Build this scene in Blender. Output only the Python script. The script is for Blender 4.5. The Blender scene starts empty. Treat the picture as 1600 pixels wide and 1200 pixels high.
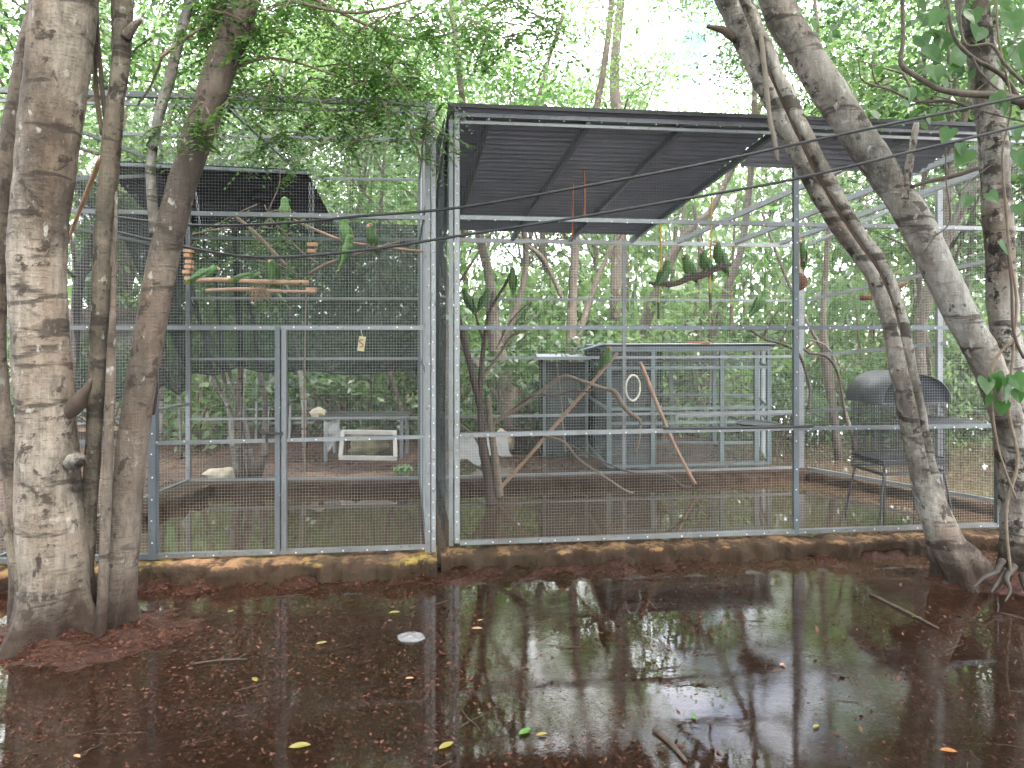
import bpy, math, random
import numpy as np
from mathutils import Vector, noise as mnoise

R = math.radians
F = 1100.0            # focal length of the photograph in its own pixels
EYE = 1.75            # camera height above the flood water
HOR = 512.0           # row of the horizon
sc = bpy.context.scene
col = sc.collection

# ------------------------------------------------------------------ camera
cam_d = bpy.data.cameras.new('camera')
cam = bpy.data.objects.new('camera', cam_d)
col.objects.link(cam)
cam.location = (0, 0, EYE)
cam.rotation_euler = (R(90), 0, 0)
cam_d.sensor_width = 36.0
cam_d.lens = 36.0 * F / 1600.0
cam_d.shift_y = -(600.0 - HOR) / 1600.0
cam_d.clip_end = 400.0
cam_d.clip_start = 0.05
sc.camera = cam

# ------------------------------------------------------------------ sky, sun, exposure
SUN_EL, SUN_ROT = R(60), R(150)
w = bpy.data.worlds.new('World')
sc.world = w
w.use_nodes = True
nt = w.node_tree
nt.nodes.clear()
wo = nt.nodes.new('ShaderNodeOutputWorld')
bg = nt.nodes.new('ShaderNodeBackground')
sky = nt.nodes.new('ShaderNodeTexSky')
sky.sky_type = 'NISHITA'
sky.sun_disc = False
sky.sun_elevation = SUN_EL
sky.sun_rotation = SUN_ROT
sky.air_density = 1.0
sky.dust_density = 2.0
tc = nt.nodes.new('ShaderNodeTexCoord')
ns = nt.nodes.new('ShaderNodeTexNoise')
ns.inputs['Scale'].default_value = 3.2
ns.inputs['Detail'].default_value = 6
ns.inputs['Roughness'].default_value = 0.6
cr = nt.nodes.new('ShaderNodeValToRGB')
cr.color_ramp.elements[0].position = 0.36
cr.color_ramp.elements[1].position = 0.56
mx = nt.nodes.new('ShaderNodeMix')
mx.data_type = 'RGBA'
mx.inputs[7].default_value = (17.5, 17.6, 18.3, 1)      # sunlit cloud
nt.links.new(tc.outputs['Generated'], ns.inputs['Vector'])
nt.links.new(ns.outputs['Fac'], cr.inputs['Fac'])
nt.links.new(cr.outputs['Color'], mx.inputs[0])
nt.links.new(sky.outputs['Color'], mx.inputs[6])
nt.links.new(mx.outputs[2], bg.inputs['Color'])
bg.inputs['Strength'].default_value = 0.13
nt.links.new(bg.outputs['Background'], wo.inputs['Surface'])

sun_d = bpy.data.lights.new('sun', 'SUN')
sun_d.energy = 3.2
sun_d.angle = R(14)
sun_d.color = (1.0, 0.95, 0.86)
sun = bpy.data.objects.new('sun', sun_d)
col.objects.link(sun)
sun.location = (0, 0, 30)
# Nishita: rotation 0 puts the sun over +Y, positive turns it towards +X
sdir = Vector((math.sin(SUN_ROT) * math.cos(SUN_EL), math.cos(SUN_ROT) * math.cos(SUN_EL), math.sin(SUN_EL)))
sun.rotation_euler = (-sdir).to_track_quat('-Z', 'Y').to_euler()

vs = sc.view_settings
vs.view_transform = 'Standard'
vs.look = 'None'
vs.exposure = 2.22
vs.gamma = 1.0
vs.use_curve_mapping = False
sc.cycles.use_adaptive_sampling = True
sc.cycles.adaptive_threshold = 0.03
sc.cycles.max_bounces = 7
sc.cycles.diffuse_bounces = 4
sc.cycles.glossy_bounces = 3
sc.cycles.transmission_bounces = 4
sc.cycles.transparent_max_bounces = 14
sc.cycles.caustics_reflective = False
sc.cycles.caustics_refractive = False
sc.cycles.sample_clamp_indirect = 6.0

# ------------------------------------------------------------------ helpers
def P(px, py, Y):
    """point at photo pixel px,py and real distance Y"""
    return Vector(((px - 800.0) / F * Y, Y, EYE + (HOR - py) / F * Y))

class MB:
    def __init__(s):
        s.v, s.f = [], []
    def quad(s, a, b, c, d):
        n = len(s.v); s.v += [tuple(a), tuple(b), tuple(c), tuple(d)]; s.f.append((n, n+1, n+2, n+3)); return s
    def beam(s, p, q, w=.04, h=None, up=(0, 0, 1)):
        h = h or w
        p, q = Vector(p), Vector(q); d = (q - p).normalized(); u = Vector(up)
        if abs(d.dot(u)) > .97: u = Vector((.1, 1, 0))
        x = d.cross(u).normalized(); y = x.cross(d).normalized()
        n = len(s.v)
        for c in (p, q):
            for a, b in ((-1, -1), (1, -1), (1, 1), (-1, 1)):
                s.v.append(tuple(c + x * a * w / 2 + y * b * h / 2))
        for i in range(4):
            j = (i + 1) % 4
            s.f.append((n+i, n+j, n+4+j, n+4+i))
        s.f += [(n+3, n+2, n+1, n), (n+4, n+5, n+6, n+7)]
        return s
    def wire(s, p, q, r):
        p, q = Vector(p), Vector(q); d = (q - p).normalized()
        u = Vector((0, 0, 1)) if abs(d.z) < .9 else Vector((1, 0, 0))
        x = d.cross(u).normalized(); y = x.cross(d)
        n = len(s.v)
        for c in (p, q):
            for k in range(3):
                a = 2.0944 * k
                s.v.append(tuple(c + (x * math.cos(a) + y * math.sin(a)) * r))
        for i in range(3):
            j = (i + 1) % 3
            s.f.append((n+i, n+j, n+3+j, n+3+i))
    def box(s, lo, hi):
        x0, y0, z0 = lo; x1, y1, z1 = hi; n = len(s.v)
        s.v += [(x0,y0,z0),(x1,y0,z0),(x1,y1,z0),(x0,y1,z0),(x0,y0,z1),(x1,y0,z1),(x1,y1,z1),(x0,y1,z1)]
        s.f += [(n+3,n+2,n+1,n),(n+4,n+5,n+6,n+7),(n,n+1,n+5,n+4),(n+1,n+2,n+6,n+5),(n+2,n+3,n+7,n+6),(n+3,n,n+4,n+7)]
        return s
    def tube(s, pts, rad, sides=8, step=None, wob=0.0, wscale=6.0, seed=0, prof=None, cap=True):
        pts = [Vector(p) for p in pts]
        if not isinstance(rad, (list, tuple)): rad = [rad] * len(pts)
        cs, rs = [], []
        n = len(pts)
        for i in range(n - 1):
            p0 = pts[max(i-1, 0)]; p1 = pts[i]; p2 = pts[i+1]; p3 = pts[min(i+2, n-1)]
            L = (p2 - p1).length
            k = max(1, int(L / step)) if step else 3
            for j in range(k):
                t = j / k
                c = .5 * ((2*p1) + (p2-p0)*t + (2*p0-5*p1+4*p2-p3)*t*t + (3*p1-p0-3*p2+p3)*t**3)
                cs.append(c); rs.append(rad[i]*(1-t) + rad[i+1]*t)
        cs.append(pts[-1]); rs.append(rad[-1])
        base = len(s.v)
        d = (cs[1] - cs[0]).normalized()
        x = d.cross(Vector((.02, -1, .03))).normalized()     # angle pi/2 faces the camera side
        for i, c in enumerate(cs):
            if i < len(cs) - 1: d = (cs[i+1] - cs[max(i-1, 0)]).normalized()
            x = (x - d * x.dot(d)).normalized(); y = d.cross(x)
            for k in range(sides):
                a = 2 * math.pi * k / sides
                dr = x * math.cos(a) + y * math.sin(a)
                r = rs[i]
                if wob:
                    q = (c + dr * r)
                    r *= 1 + wob * mnoise.noise(q * wscale + Vector((seed, seed*.7, 0))) + wob * .4 * mnoise.noise(q * wscale * 3.1)
                if prof: r *= prof(a, i / (len(cs) - 1), c)
                s.v.append(tuple(c + dr * r))
        m = len(cs)
        for i in range(m - 1):
            for k in range(sides):
                k2 = (k + 1) % sides
                s.f.append((base+i*sides+k, base+i*sides+k2, base+(i+1)*sides+k2, base+(i+1)*sides+k))
        if cap:
            s.f.append(tuple(base + k for k in reversed(range(sides))))
            s.f.append(tuple(base + (m-1)*sides + k for k in range(sides)))
        return cs
    def ball(s, c, r, seg=10, rings=6, sc3=(1, 1, 1), wob=0, seed=0):
        c = Vector(c); b = len(s.v)
        for i in range(1, rings):
            th = math.pi * i / rings
            for k in range(seg):
                a = 2 * math.pi * k / seg
                d = Vector((math.sin(th)*math.cos(a), math.sin(th)*math.sin(a), math.cos(th)))
                rr = r * (1 + wob * mnoise.noise(d * 2.2 + Vector((seed, 0, 0))))
                s.v.append((c.x + d.x*rr*sc3[0], c.y + d.y*rr*sc3[1], c.z + d.z*rr*sc3[2]))
        t = len(s.v); s.v.append((c.x, c.y, c.z + r*sc3[2])); s.v.append((c.x, c.y, c.z - r*sc3[2]))
        for i in range(rings - 2):
            for k in range(seg):
                k2 = (k+1) % seg
                s.f.append((b+i*seg+k, b+(i+1)*seg+k, b+(i+1)*seg+k2, b+i*seg+k2))
        for k in range(seg):
            k2 = (k+1) % seg
            s.f.append((t, b+k, b+k2)); s.f.append((t+1, b+(rings-2)*seg+k2, b+(rings-2)*seg+k))
    def mesh(s, name, m, smooth=False):
        me = bpy.data.meshes.new(name)
        me.from_pydata(s.v, [], s.f)
        if m is not None: me.materials.append(m)
        if smooth: me.shade_smooth()
        me.update()
        return me

def tag(o, label=None, cat=None, group=None, kind=None):
    if label: o['label'] = label
    if cat: o['category'] = cat
    if group: o['group'] = group
    if kind: o['kind'] = kind
    return o
def link(name, me, parent=None):
    o = bpy.data.objects.new(name, me); col.objects.link(o)
    if parent is not None:
        o.parent = parent
    return o
def thing(name, loc, label, cat, group=None):
    o = bpy.data.objects.new(name, None); col.objects.link(o)
    o.empty_display_size = .1
    o.location = loc
    return tag(o, label, cat, group)
def part(name, mb, m, root, smooth=False, kind=None, label=None):
    """mesh in world coordinates hung under a root that is only translated"""
    me = mb.mesh(name, m, smooth) if isinstance(mb, MB) else mb
    o = link(name, me, root)
    p, off = root, Vector((0, 0, 0))
    while p is not None:
        off += p.location; p = p.parent
    o.location = -off
    return tag(o, label, None, None, kind)
def single(name, mb, m, label, cat, group=None, smooth=False, kind=None):
    """a thing that is one mesh; origin moved to its base"""
    me = mb.mesh(name, m, smooth) if isinstance(mb, MB) else mb
    co = np.empty(len(me.vertices) * 3); me.vertices.foreach_get('co', co); co = co.reshape(-1, 3)
    b = Vector((float(co[:, 0].mean()), float(co[:, 1].mean()), float(co[:, 2].min())))
    co -= np.array(b); me.vertices.foreach_set('co', co.ravel()); me.update()
    o = link(name, me); o.location = b
    return tag(o, label, cat, group, kind)
def copy_tree(o, parent=None):
    c = o.copy(); col.objects.link(c); c.parent = parent
    for ch in o.children:
        copy_tree(ch, c)
    return c

# ------------------------------------------------------------------ materials
def new_mat(name):
    m = bpy.data.materials.new(name); m.use_nodes = True
    m.node_tree.nodes.clear()
    return m, m.node_tree
def nd(nt, typ, **kw):
    n = nt.nodes.new(typ)
    for k, v in kw.items():
        if hasattr(n, k) and k not in ('inputs',): setattr(n, k, v)
        else: n.inputs[k.replace('_', ' ')].default_value = v
    return n
def ramp(nt, fac, stops, interp='LINEAR'):
    r = nt.nodes.new('ShaderNodeValToRGB'); r.color_ramp.interpolation = interp
    e = r.color_ramp.elements
    while len(e) < len(stops): e.new(.5)
    for i, (p, c) in enumerate(stops):
        e[i].position = p
        e[i].color = (c, c, c, 1) if isinstance(c, (int, float)) else (*c, 1)
    nt.links.new(fac, r.inputs['Fac'])
    return r.outputs['Color']
def mixc(nt, fac, a, b, mode='MIX'):
    n = nt.nodes.new('ShaderNodeMix'); n.data_type = 'RGBA'; n.blend_type = mode
    for i, v in ((0, fac), (6, a), (7, b)):
        if isinstance(v, bpy.types.NodeSocket): nt.links.new(v, n.inputs[i])
        elif i == 0: n.inputs[0].default_value = v
        else: n.inputs[i].default_value = (*v, 1)
    return n.outputs[2]
def coords(nt, scale=(1, 1, 1), kind='Object'):
    t = nt.nodes.new('ShaderNodeTexCoord'); mp = nt.nodes.new('ShaderNodeMapping')
    mp.inputs['Scale'].default_value = scale
    if kind == 'World':
        g = nt.nodes.new('ShaderNodeNewGeometry'); nt.links.new(g.outputs['Position'], mp.inputs['Vector'])
    else:
        nt.links.new(t.outputs[kind], mp.inputs['Vector'])
    return mp.outputs['Vector']
def noise(nt, vec, scale, detail=4, rough=.55, out='Fac', dist=0.0):
    n = nt.nodes.new('ShaderNodeTexNoise')
    n.inputs['Scale'].default_value = scale; n.inputs['Detail'].default_value = detail
    n.inputs['Roughness'].default_value = rough; n.inputs['Distortion'].default_value = dist
    nt.links.new(vec, n.inputs['Vector'])
    return n.outputs[out]
def bump(nt, h, strength=.3, dist=.01):
    b = nt.nodes.new('ShaderNodeBump'); b.inputs['Strength'].default_value = strength; b.inputs['Distance'].default_value = dist
    nt.links.new(h, b.inputs['Height'])
    return b.outputs['Normal']
def principled(nt, colr, rough=.6, metal=0, normal=None, spec=.5):
    p = nt.nodes.new('ShaderNodeBsdfPrincipled'); o = nt.nodes.new('ShaderNodeOutputMaterial')
    for k, v in (('Base Color', colr), ('Roughness', rough), ('Metallic', metal)):
        if isinstance(v, bpy.types.NodeSocket): nt.links.new(v, p.inputs[k])
        elif k == 'Base Color': p.inputs[k].default_value = (*v, 1)
        else: p.inputs[k].default_value = v
    p.inputs['Specular IOR Level'].default_value = spec
    if normal is not None: nt.links.new(normal, p.inputs['Normal'])
    nt.links.new(p.outputs['BSDF'], o.inputs['Surface'])
    return p
def sm(name, c, rough=.6, metal=0., var=.35, scale=7., b=.15, spec=.5, sc3=(1, 1, 1)):
    m, nt = new_mat(name)
    v = coords(nt, sc3)
    n = noise(nt, v, scale, 6, .65)
    c2 = ramp(nt, n, [(.28, tuple(x * (1 - var) for x in c)), (.72, tuple(min(1, x * (1 + var)) for x in c))])
    principled(nt, c2, ramp(nt, n, [(.3, max(0, rough - .12)), (.7, min(1, rough + .12))]), metal, bump(nt, n, b, .01), spec)
    return m

def steel(name, c, metal=.55):
    m, nt = new_mat(name)
    v = coords(nt)
    n = noise(nt, v, 5, 7, .7); n2 = noise(nt, v, 40, 3, .6)
    c1 = ramp(nt, n, [(.3, tuple(x * .72 for x in c)), (.7, tuple(x * 1.15 for x in c))])
    c1 = mixc(nt, ramp(nt, n2, [(.58, 0), (.70, .7)]), c1, (.10, .07, .05))   # grime specks
    n3 = noise(nt, v, 2.2, 6, .7); c1 = mixc(nt, ramp(nt, n3, [(.54, 0), (.72, .6)]), c1, (.11, .085, .065))
    principled(nt, c1, ramp(nt, n, [(.3, .38), (.7, .6)]), metal, bump(nt, n2, .08, .004))
    return m

def bark(name, base, dark, stain, pale, patch=.6, band=.6, spots=False):
    m, nt = new_mat(name)
    v = coords(nt); vs_ = coords(nt, (1, 1, .16)); vb = coords(nt, (.45, .45, 2.2))
    grain = noise(nt, vs_, 34, 6, .7)
    big = noise(nt, coords(nt, (1, 1, .35)), 3.2, 5, .6)
    c = ramp(nt, grain, [(.25, tuple(x * .5 for x in base)), (.5, base), (.75, tuple(min(1, x * 1.35) for x in base))])
    c = mixc(nt, ramp(nt, big, [(.42, 0), (.62, .85)]), c, stain)
    mot = noise(nt, coords(nt, (1, 1, .7)), 2.0, 8, .75)
    c = mixc(nt, ramp(nt, mot, [(.42, .72), (.56, 0)]), c, dark)
    lent = noise(nt, coords(nt, (1, 1, 7)), 11, 3, .6)
    c = mixc(nt, ramp(nt, lent, [(.64, 0), (.70, .65)]), c, dark)
    bands = noise(nt, vb, 4.5, 4, .6, dist=.3)
    c = mixc(nt, ramp(nt, bands, [(band, 0), (band + .06, .8)]), c, dark)
    blot = noise(nt, v, 9, 5, .65, dist=.4)
    c = mixc(nt, ramp(nt, blot, [(patch, 0), (patch + .05, .85)]), c, dark)
    lich = noise(nt, coords(nt, (1, 1, .6)), 16, 4, .6)
    c = mixc(nt, ramp(nt, lich, [(.62, 0), (.69, .7)]), c, pale)
    if spots:
        vo = nt.nodes.new('ShaderNodeTexVoronoi'); vo.inputs['Scale'].default_value = 9
        vo.inputs['Randomness'].default_value = 1
        dv = mixc(nt, .22, v, noise(nt, v, 14, 5, .7, 'Color')); nt.links.new(dv, vo.inputs['Vector'])
        msk = noise(nt, v, 2.3, 2)
        f = nt.nodes.new('ShaderNodeMath'); f.operation = 'MULTIPLY'
        nt.links.new(ramp(nt, vo.outputs['Distance'], [(.25, 1), (.36, 0)]), f.inputs[0])
        nt.links.new(ramp(nt, msk, [(.40, 0), (.46, .97)]), f.inputs[1])
        c = mixc(nt, f.outputs[0], c, (.016, .014, .013))
    # wet, muddy foot
    sx = nt.nodes.new('ShaderNodeSeparateXYZ'); g = nt.nodes.new('ShaderNodeNewGeometry')
    nt.links.new(g.outputs['Position'], sx.inputs[0])
    zz = nt.nodes.new('ShaderNodeMath'); zz.operation = 'MULTIPLY_ADD'; zz.inputs[1].default_value = .5
    nt.links.new(blot, zz.inputs[0]); nt.links.new(sx.outputs[2], zz.inputs[2])
    c = mixc(nt, ramp(nt, zz.outputs[0], [(.36, .93), (.66, 0)]), c, (.03, .018, .013))
    h = mixc(nt, .5, mixc(nt, .3, grain, lent), blot)
    principled(nt, c, .8, 0, bump(nt, h, 1.0, .035), .25)
    return m

def leafmat(name, stops, trans=.45, gloss=.05):
    m, nt = new_mat(name)
    g = nt.nodes.new('ShaderNodeNewGeometry'); oi = nt.nodes.new('ShaderNodeObjectInfo')
    a = nt.nodes.new('ShaderNodeMath'); a.operation = 'MULTIPLY_ADD'; a.inputs[1].default_value = .75
    b = nt.nodes.new('ShaderNodeMath'); b.operation = 'MULTIPLY'; b.inputs[1].default_value = .25
    nt.links.new(oi.outputs['Random'], b.inputs[0])
    nt.links.new(g.outputs['Random Per Island'], a.inputs[0]); nt.links.new(b.outputs[0], a.inputs[2])
    c = ramp(nt, a.outputs[0], stops)
    d = nt.nodes.new('ShaderNodeBsdfDiffuse'); t = nt.nodes.new('ShaderNodeBsdfTranslucent'); gl = nt.nodes.new('ShaderNodeBsdfGlossy')
    gl.inputs['Roughness'].default_value = .38; gl.inputs['Color'].default_value = (1, 1, 1, 1)
    nt.links.new(c, d.inputs['Color'])
    hv = nt.nodes.new('ShaderNodeHueSaturation'); hv.inputs['Value'].default_value = 1.7; hv.inputs['Saturation'].default_value = 1.02
    hv.inputs['Hue'].default_value = .493
    nt.links.new(c, hv.inputs['Color']); nt.links.new(hv.outputs['Color'], t.inputs['Color'])
    m1 = nt.nodes.new('ShaderNodeMixShader'); m1.inputs[0].default_value = trans
    nt.links.new(d.outputs[0], m1.inputs[1]); nt.links.new(t.outputs[0], m1.inputs[2])
    m2 = nt.nodes.new('ShaderNodeMixShader'); m2.inputs[0].default_value = gloss
    nt.links.new(m1.outputs[0], m2.inputs[1]); nt.links.new(gl.outputs[0], m2.inputs[2])
    o = nt.nodes.new('ShaderNodeOutputMaterial'); nt.links.new(m2.outputs[0], o.inputs['Surface'])
    return m

def netting(name, c, open_=.25, sc3=(1, 1, 1), scale=3.0):
    """woven shade cloth: part of the light passes between the threads"""
    m, nt = new_mat(name)
    v = coords(nt, sc3)
    n = noise(nt, v, scale, 4, .6)
    d = nt.nodes.new('ShaderNodeBsdfDiffuse'); nt.links.new(ramp(nt, n, [(.3, tuple(x*.7 for x in c)), (.7, tuple(x*1.3 for x in c))]), d.inputs['Color'])
    t = nt.nodes.new('ShaderNodeBsdfTransparent')
    mxs = nt.nodes.new('ShaderNodeMixShader')
    nt.links.new(ramp(nt, n, [(.3, 1 - open_ * .75), (.7, 1 - open_ * 1.25)]), mxs.inputs[0])
    nt.links.new(t.outputs[0], mxs.inputs[1]); nt.links.new(d.outputs[0], mxs.inputs[2])
    o = nt.nodes.new('ShaderNodeOutputMaterial'); nt.links.new(mxs.outputs[0], o.inputs['Surface'])
    return m

M = {}
M['steel'] = steel('galvanised_steel', (.20, .212, .22))
M['steel_dark'] = steel('grey_painted_steel', (.12, .14, .155), .35)
M['steel_pale'] = steel('bright_galvanised_steel', (.275, .285, .295), .5)
M['steel_teal'] = steel('weathered_teal_grey_steel', (.14, .185, .19), .3)
M['black_metal'] = sm('black_coated_metal', (.02, .02, .022), .45)
M['wire'] = sm('galvanised_wire', (.43, .44, .44), .55, .0, .1)
M['wire_dark'] = sm('dark_wire', (.06, .06, .062), .5, .2, .1)
M['sheet'] = sm('old_corrugated_sheet', (.20, .215, .27), .5, .2, .25, 2.5)
M['screw'] = sm('screw_zinc', (.62, .62, .6), .35, .7)
M['cloth'] = netting('black_shade_cloth', (.045, .05, .055), .22)
M['cloth_back'] = netting('weathered_shade_cloth', (.045, .055, .055), .19)
M['cloth_dense'] = netting('dense_black_shade_cloth', (.04, .042, .05), .04)
M['cloth_grey'] = netting('grey_shade_cloth', (.06, .068, .068), .18)
M['concrete'] = None
M['bark_big'] = bark('smooth_grey_bark', (.235, .20, .165), (.034, .026, .021), (.15, .105, .075), (.34, .32, .29), .575, .565)
M['bark_lean'] = bark('brown_grey_bark', (.15, .122, .10), (.035, .028, .023), (.10, .072, .055), (.30, .30, .27), .57, .60)
M['bark_thin'] = bark('mottled_slender_bark', (.15, .128, .10), (.026, .022, .018), (.09, .07, .052), (.28, .28, .24), .545, .58)
M['bark_white'] = bark('pale_blotched_bark', (.28, .262, .235), (.026, .021, .017), (.15, .11, .088), (.40, .39, .36), .56, .565, True)
M['bark_white2'] = bark('pale_banded_bark', (.275, .262, .24), (.035, .027, .022), (.17, .14, .115), (.38, .37, .34), .59, .565)
M['bark_split'] = bark('pale_flaking_bark', (.28, .26, .23), (.026, .02, .016), (.15, .105, .08), (.42, .41, .37), .555, .56)
M['bark_far'] = bark('woodland_bark', (.13, .112, .092), (.07, .055, .045), (.14, .11, .09), (.30, .30, .27), .60, .62)
M['bark_twig'] = sm('dry_twig', (.14, .105, .075), .85, 0, .4, 20)
M['dry_grey'] = sm('grey_dry_branch', (.085, .068, .054), .9, 0, .5, 18, .5)
M['twig_dark'] = sm('dark_twig', (.06, .042, .032), .85, 0, .4, 20)
M['twig_pale'] = sm('pale_stripped_wood', (.15, .125, .10), .8, 0, .3, 14)
M['stick_red'] = sm('reddish_stick', (.27, .17, .115), .75, 0, .35, 16, sc3=(1, 1, 1))
M['stick_tan'] = sm('tan_stick', (.36, .22, .14), .75, 0, .35, 16)
M['heart'] = sm('rotten_heartwood', (.05, .032, .024), .9, 0, .6, 12, .6, sc3=(1, 1, .2))
M['root'] = sm('muddy_root', (.02, .013, .01), .8, 0, .5, 12, .5)
M['leaf_near'] = leafmat('pinnate_leaf', [(.0, (.022, .055, .012)), (.5, (.045, .11, .022)), (1, (.09, .17, .035))], .45)
M['leaf_far'] = leafmat('woodland_leaf', [(.0, (.034, .078, .024)), (.45, (.07, .14, .042)), (.8, (.11, .19, .06)), (1, (.16, .22, .075))], .55, .05)
M['leaf_far2'] = leafmat('woodland_leaf_pale', [(.0, (.05, .105, .033)), (.5, (.10, .18, .055)), (1, (.17, .24, .085))], .56, .05)
M['leaf_dark'] = leafmat('woodland_leaf_dark', [(.0, (.018, .046, .013)), (.6, (.038, .085, .024)), (1, (.07, .13, .035))], .42, .07)
M['leaf_heart'] = leafmat('vine_leaf', [(.0, (.022, .065, .016)), (.6, (.04, .105, .025)), (1, (.08, .155, .035))], .45, .03)
M['litter'] = leafmat('wet_leaf_litter', [(.0, (.034, .012, .008)), (.5, (.085, .033, .022)), (.9, (.14, .062, .043)), (1, (.2, .12, .08))], .05, .02)
M['leaf_yellow'] = leafmat('yellow_fallen_leaf', [(0, (.22, .18, .035)), (1, (.30, .24, .06))], .2, .06)
M['leaf_orange'] = leafmat('orange_fallen_leaf', [(0, (.34, .13, .03)), (1, (.38, .16, .04))], .2, .06)
M['leaf_tan'] = leafmat('tan_fallen_leaf', [(0, (.35, .2, .11)), (1, (.42, .26, .15))], .1, .06)
M['leaf_green'] = leafmat('green_fallen_leaf', [(0, (.08, .2, .04)), (1, (.1, .22, .04))], .2, .06)
M['parrot'] = None
M['red'] = sm('red_feathers', (.42, .05, .025), .7)
M['green_f'] = sm('green_feathers', (.06, .14, .03), .7, 0, .4, 40, .4)
M['wing_f'] = sm('dark_green_wing_feathers', (.04, .10, .024), .7, 0, .5, 60, .5)
M['tail_f'] = sm('yellow_green_tail', (.25, .33, .03), .7)
M['beak'] = sm('horn_beak', (.42, .34, .22), .5)
M['eye'] = sm('dark_eye', (.01, .01, .01), .2)
M['foot'] = sm('grey_foot', (.2, .18, .16), .7)
M['rope_o'] = sm('orange_rope', (.42, .13, .05), .9, 0, .3, 60, .5)
M['rope_y'] = sm('yellow_rope', (.50, .31, .05), .9, 0, .3, 60, .5)
M['rope_w'] = sm('pale_rope', (.5, .47, .4), .9, 0, .3, 60, .5)
M['coconut'] = sm('coconut_husk', (.13, .055, .03), .9, 0, .4, 30, .6)
M['cable'] = sm('black_cable', (.018, .018, .02), .5)
M['tray'] = sm('dark_plastic_tray', (.022, .022, .025), .5)
M['dome'] = sm('black_dome_sheet', (.035, .035, .04), .42, 0, .25, 4)
M['white'] = sm('weathered_white_paint', (.40, .39, .36), .6, 0, .15, 9)
M['wall'] = sm('pale_render', (.52, .47, .42), .85, 0, .2, 4)
M['green_wall'] = sm('green_paint', (.13, .36, .12), .7, 0, .12, 3)
M['orange_wall'] = sm('ochre_plinth', (.48, .28, .12), .85, 0, .25, 5)
M['block'] = sm('toy_block_wood', (.42, .23, .12), .75)
M['tagy'] = sm('yellow_tag', (.55, .49, .27), .6)
M['ink'] = sm('red_brown_ink', (.25, .05, .03), .6)
M['rock'] = sm('limestone', (.34, .30, .22), .9, 0, .4, 6, .6)
M['rock_moss'] = sm('mossy_limestone', (.22, .20, .11), .9, 0, .5, 6, .6)
M['plastic_red'] = sm('red_plastic', (.55, .10, .05), .5)
M['plastic_yellow'] = sm('yellow_plastic', (.65, .42, .04), .5)
M['tarp'] = netting('grey_mesh_sheet', (.28, .29, .29), .35)
M['dark_cloth'] = sm('dark_brown_cloth', (.035, .02, .018), .9)

def m_concrete(moss=.5, nm='mossy_rough_concrete'):
    m, nt = new_mat(nm)
    v = coords(nt, kind='World'); n = noise(nt, v, 4, 6, .65); f = noise(nt, v, 22, 6, .7); y = noise(nt, v, 2.1, 4)
    c = ramp(nt, f, [(.3, (.19, .10, .05)), (.7, (.46, .28, .15))])
    c = mixc(nt, ramp(nt, y, [(.46, 0), (.62, moss)]), c, (.33, .26, .045))
    g = nt.nodes.new('ShaderNodeNewGeometry'); sx = nt.nodes.new('ShaderNodeSeparateXYZ'); nt.links.new(g.outputs['Position'], sx.inputs[0])
    a = nt.nodes.new('ShaderNodeMath'); a.operation = 'MULTIPLY_ADD'; a.inputs[1].default_value = -.11; nt.links.new(f, a.inputs[0]); nt.links.new(sx.outputs[2], a.inputs[2])
    c = mixc(nt, ramp(nt, a.outputs[0], [(.052, .95), (.072, 0)]), c, (.035, .022, .016))      # wet line
    c = mixc(nt, ramp(nt, n, [(.47, 0), (.6, .8)]), c, (.05, .035, .024))
    principled(nt, c, .9, 0, bump(nt, f, .9, .02), .2)
    return m
M['concrete'] = m_concrete(.65); M['concrete_dark'] = m_concrete(.12, 'dark_rough_concrete')

def m_ground():
    m, nt = new_mat('wet_mud_and_litter')
    v = coords(nt, kind='World')
    f = noise(nt, v, 26, 8, .72); n = noise(nt, v, 1.1, 5, .6); fl = noise(nt, coords(nt, (1, 2.2, 1), 'World'), 60, 5, .7)
    c = ramp(nt, f, [(.32, (.022, .010, .007)), (.52, (.07, .029, .019)), (.7, (.13, .06, .04))])
    c = mixc(nt, ramp(nt, fl, [(.62, 0), (.70, .6)]), c, (.17, .10, .07))
    g = nt.nodes.new('ShaderNodeNewGeometry'); sx = nt.nodes.new('ShaderNodeSeparateXYZ'); nt.links.new(g.outputs['Position'], sx.inputs[0])
    # drier, paler soil on the slightly raised ground behind the aviaries
    dz0 = ramp(nt, sx.outputs[2], [(.02, 0), (.09, 1)])
    yb = nt.nodes.new('ShaderNodeMapRange'); yb.inputs[1].default_value = 6.4; yb.inputs[2].default_value = 7.4
    nt.links.new(sx.outputs[1], yb.inputs[0])
    dzm = nt.nodes.new('ShaderNodeMath'); dzm.operation = 'MULTIPLY'; nt.links.new(dz0, dzm.inputs[0]); nt.links.new(yb.outputs[0], dzm.inputs[1])
    dz = dzm.outputs[0]
    dry = ramp(nt, f, [(.3, (.10, .055, .035)), (.7, (.26, .165, .115))])
    c = mixc(nt, dz, c, dry)
    rg = ramp(nt, sx.outputs[2], [(.0, .3), (.06, .7)])
    principled(nt, c, rg, 0, bump(nt, f, 1.0, .05), .3)
    return m
M['ground'] = m_ground()

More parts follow.
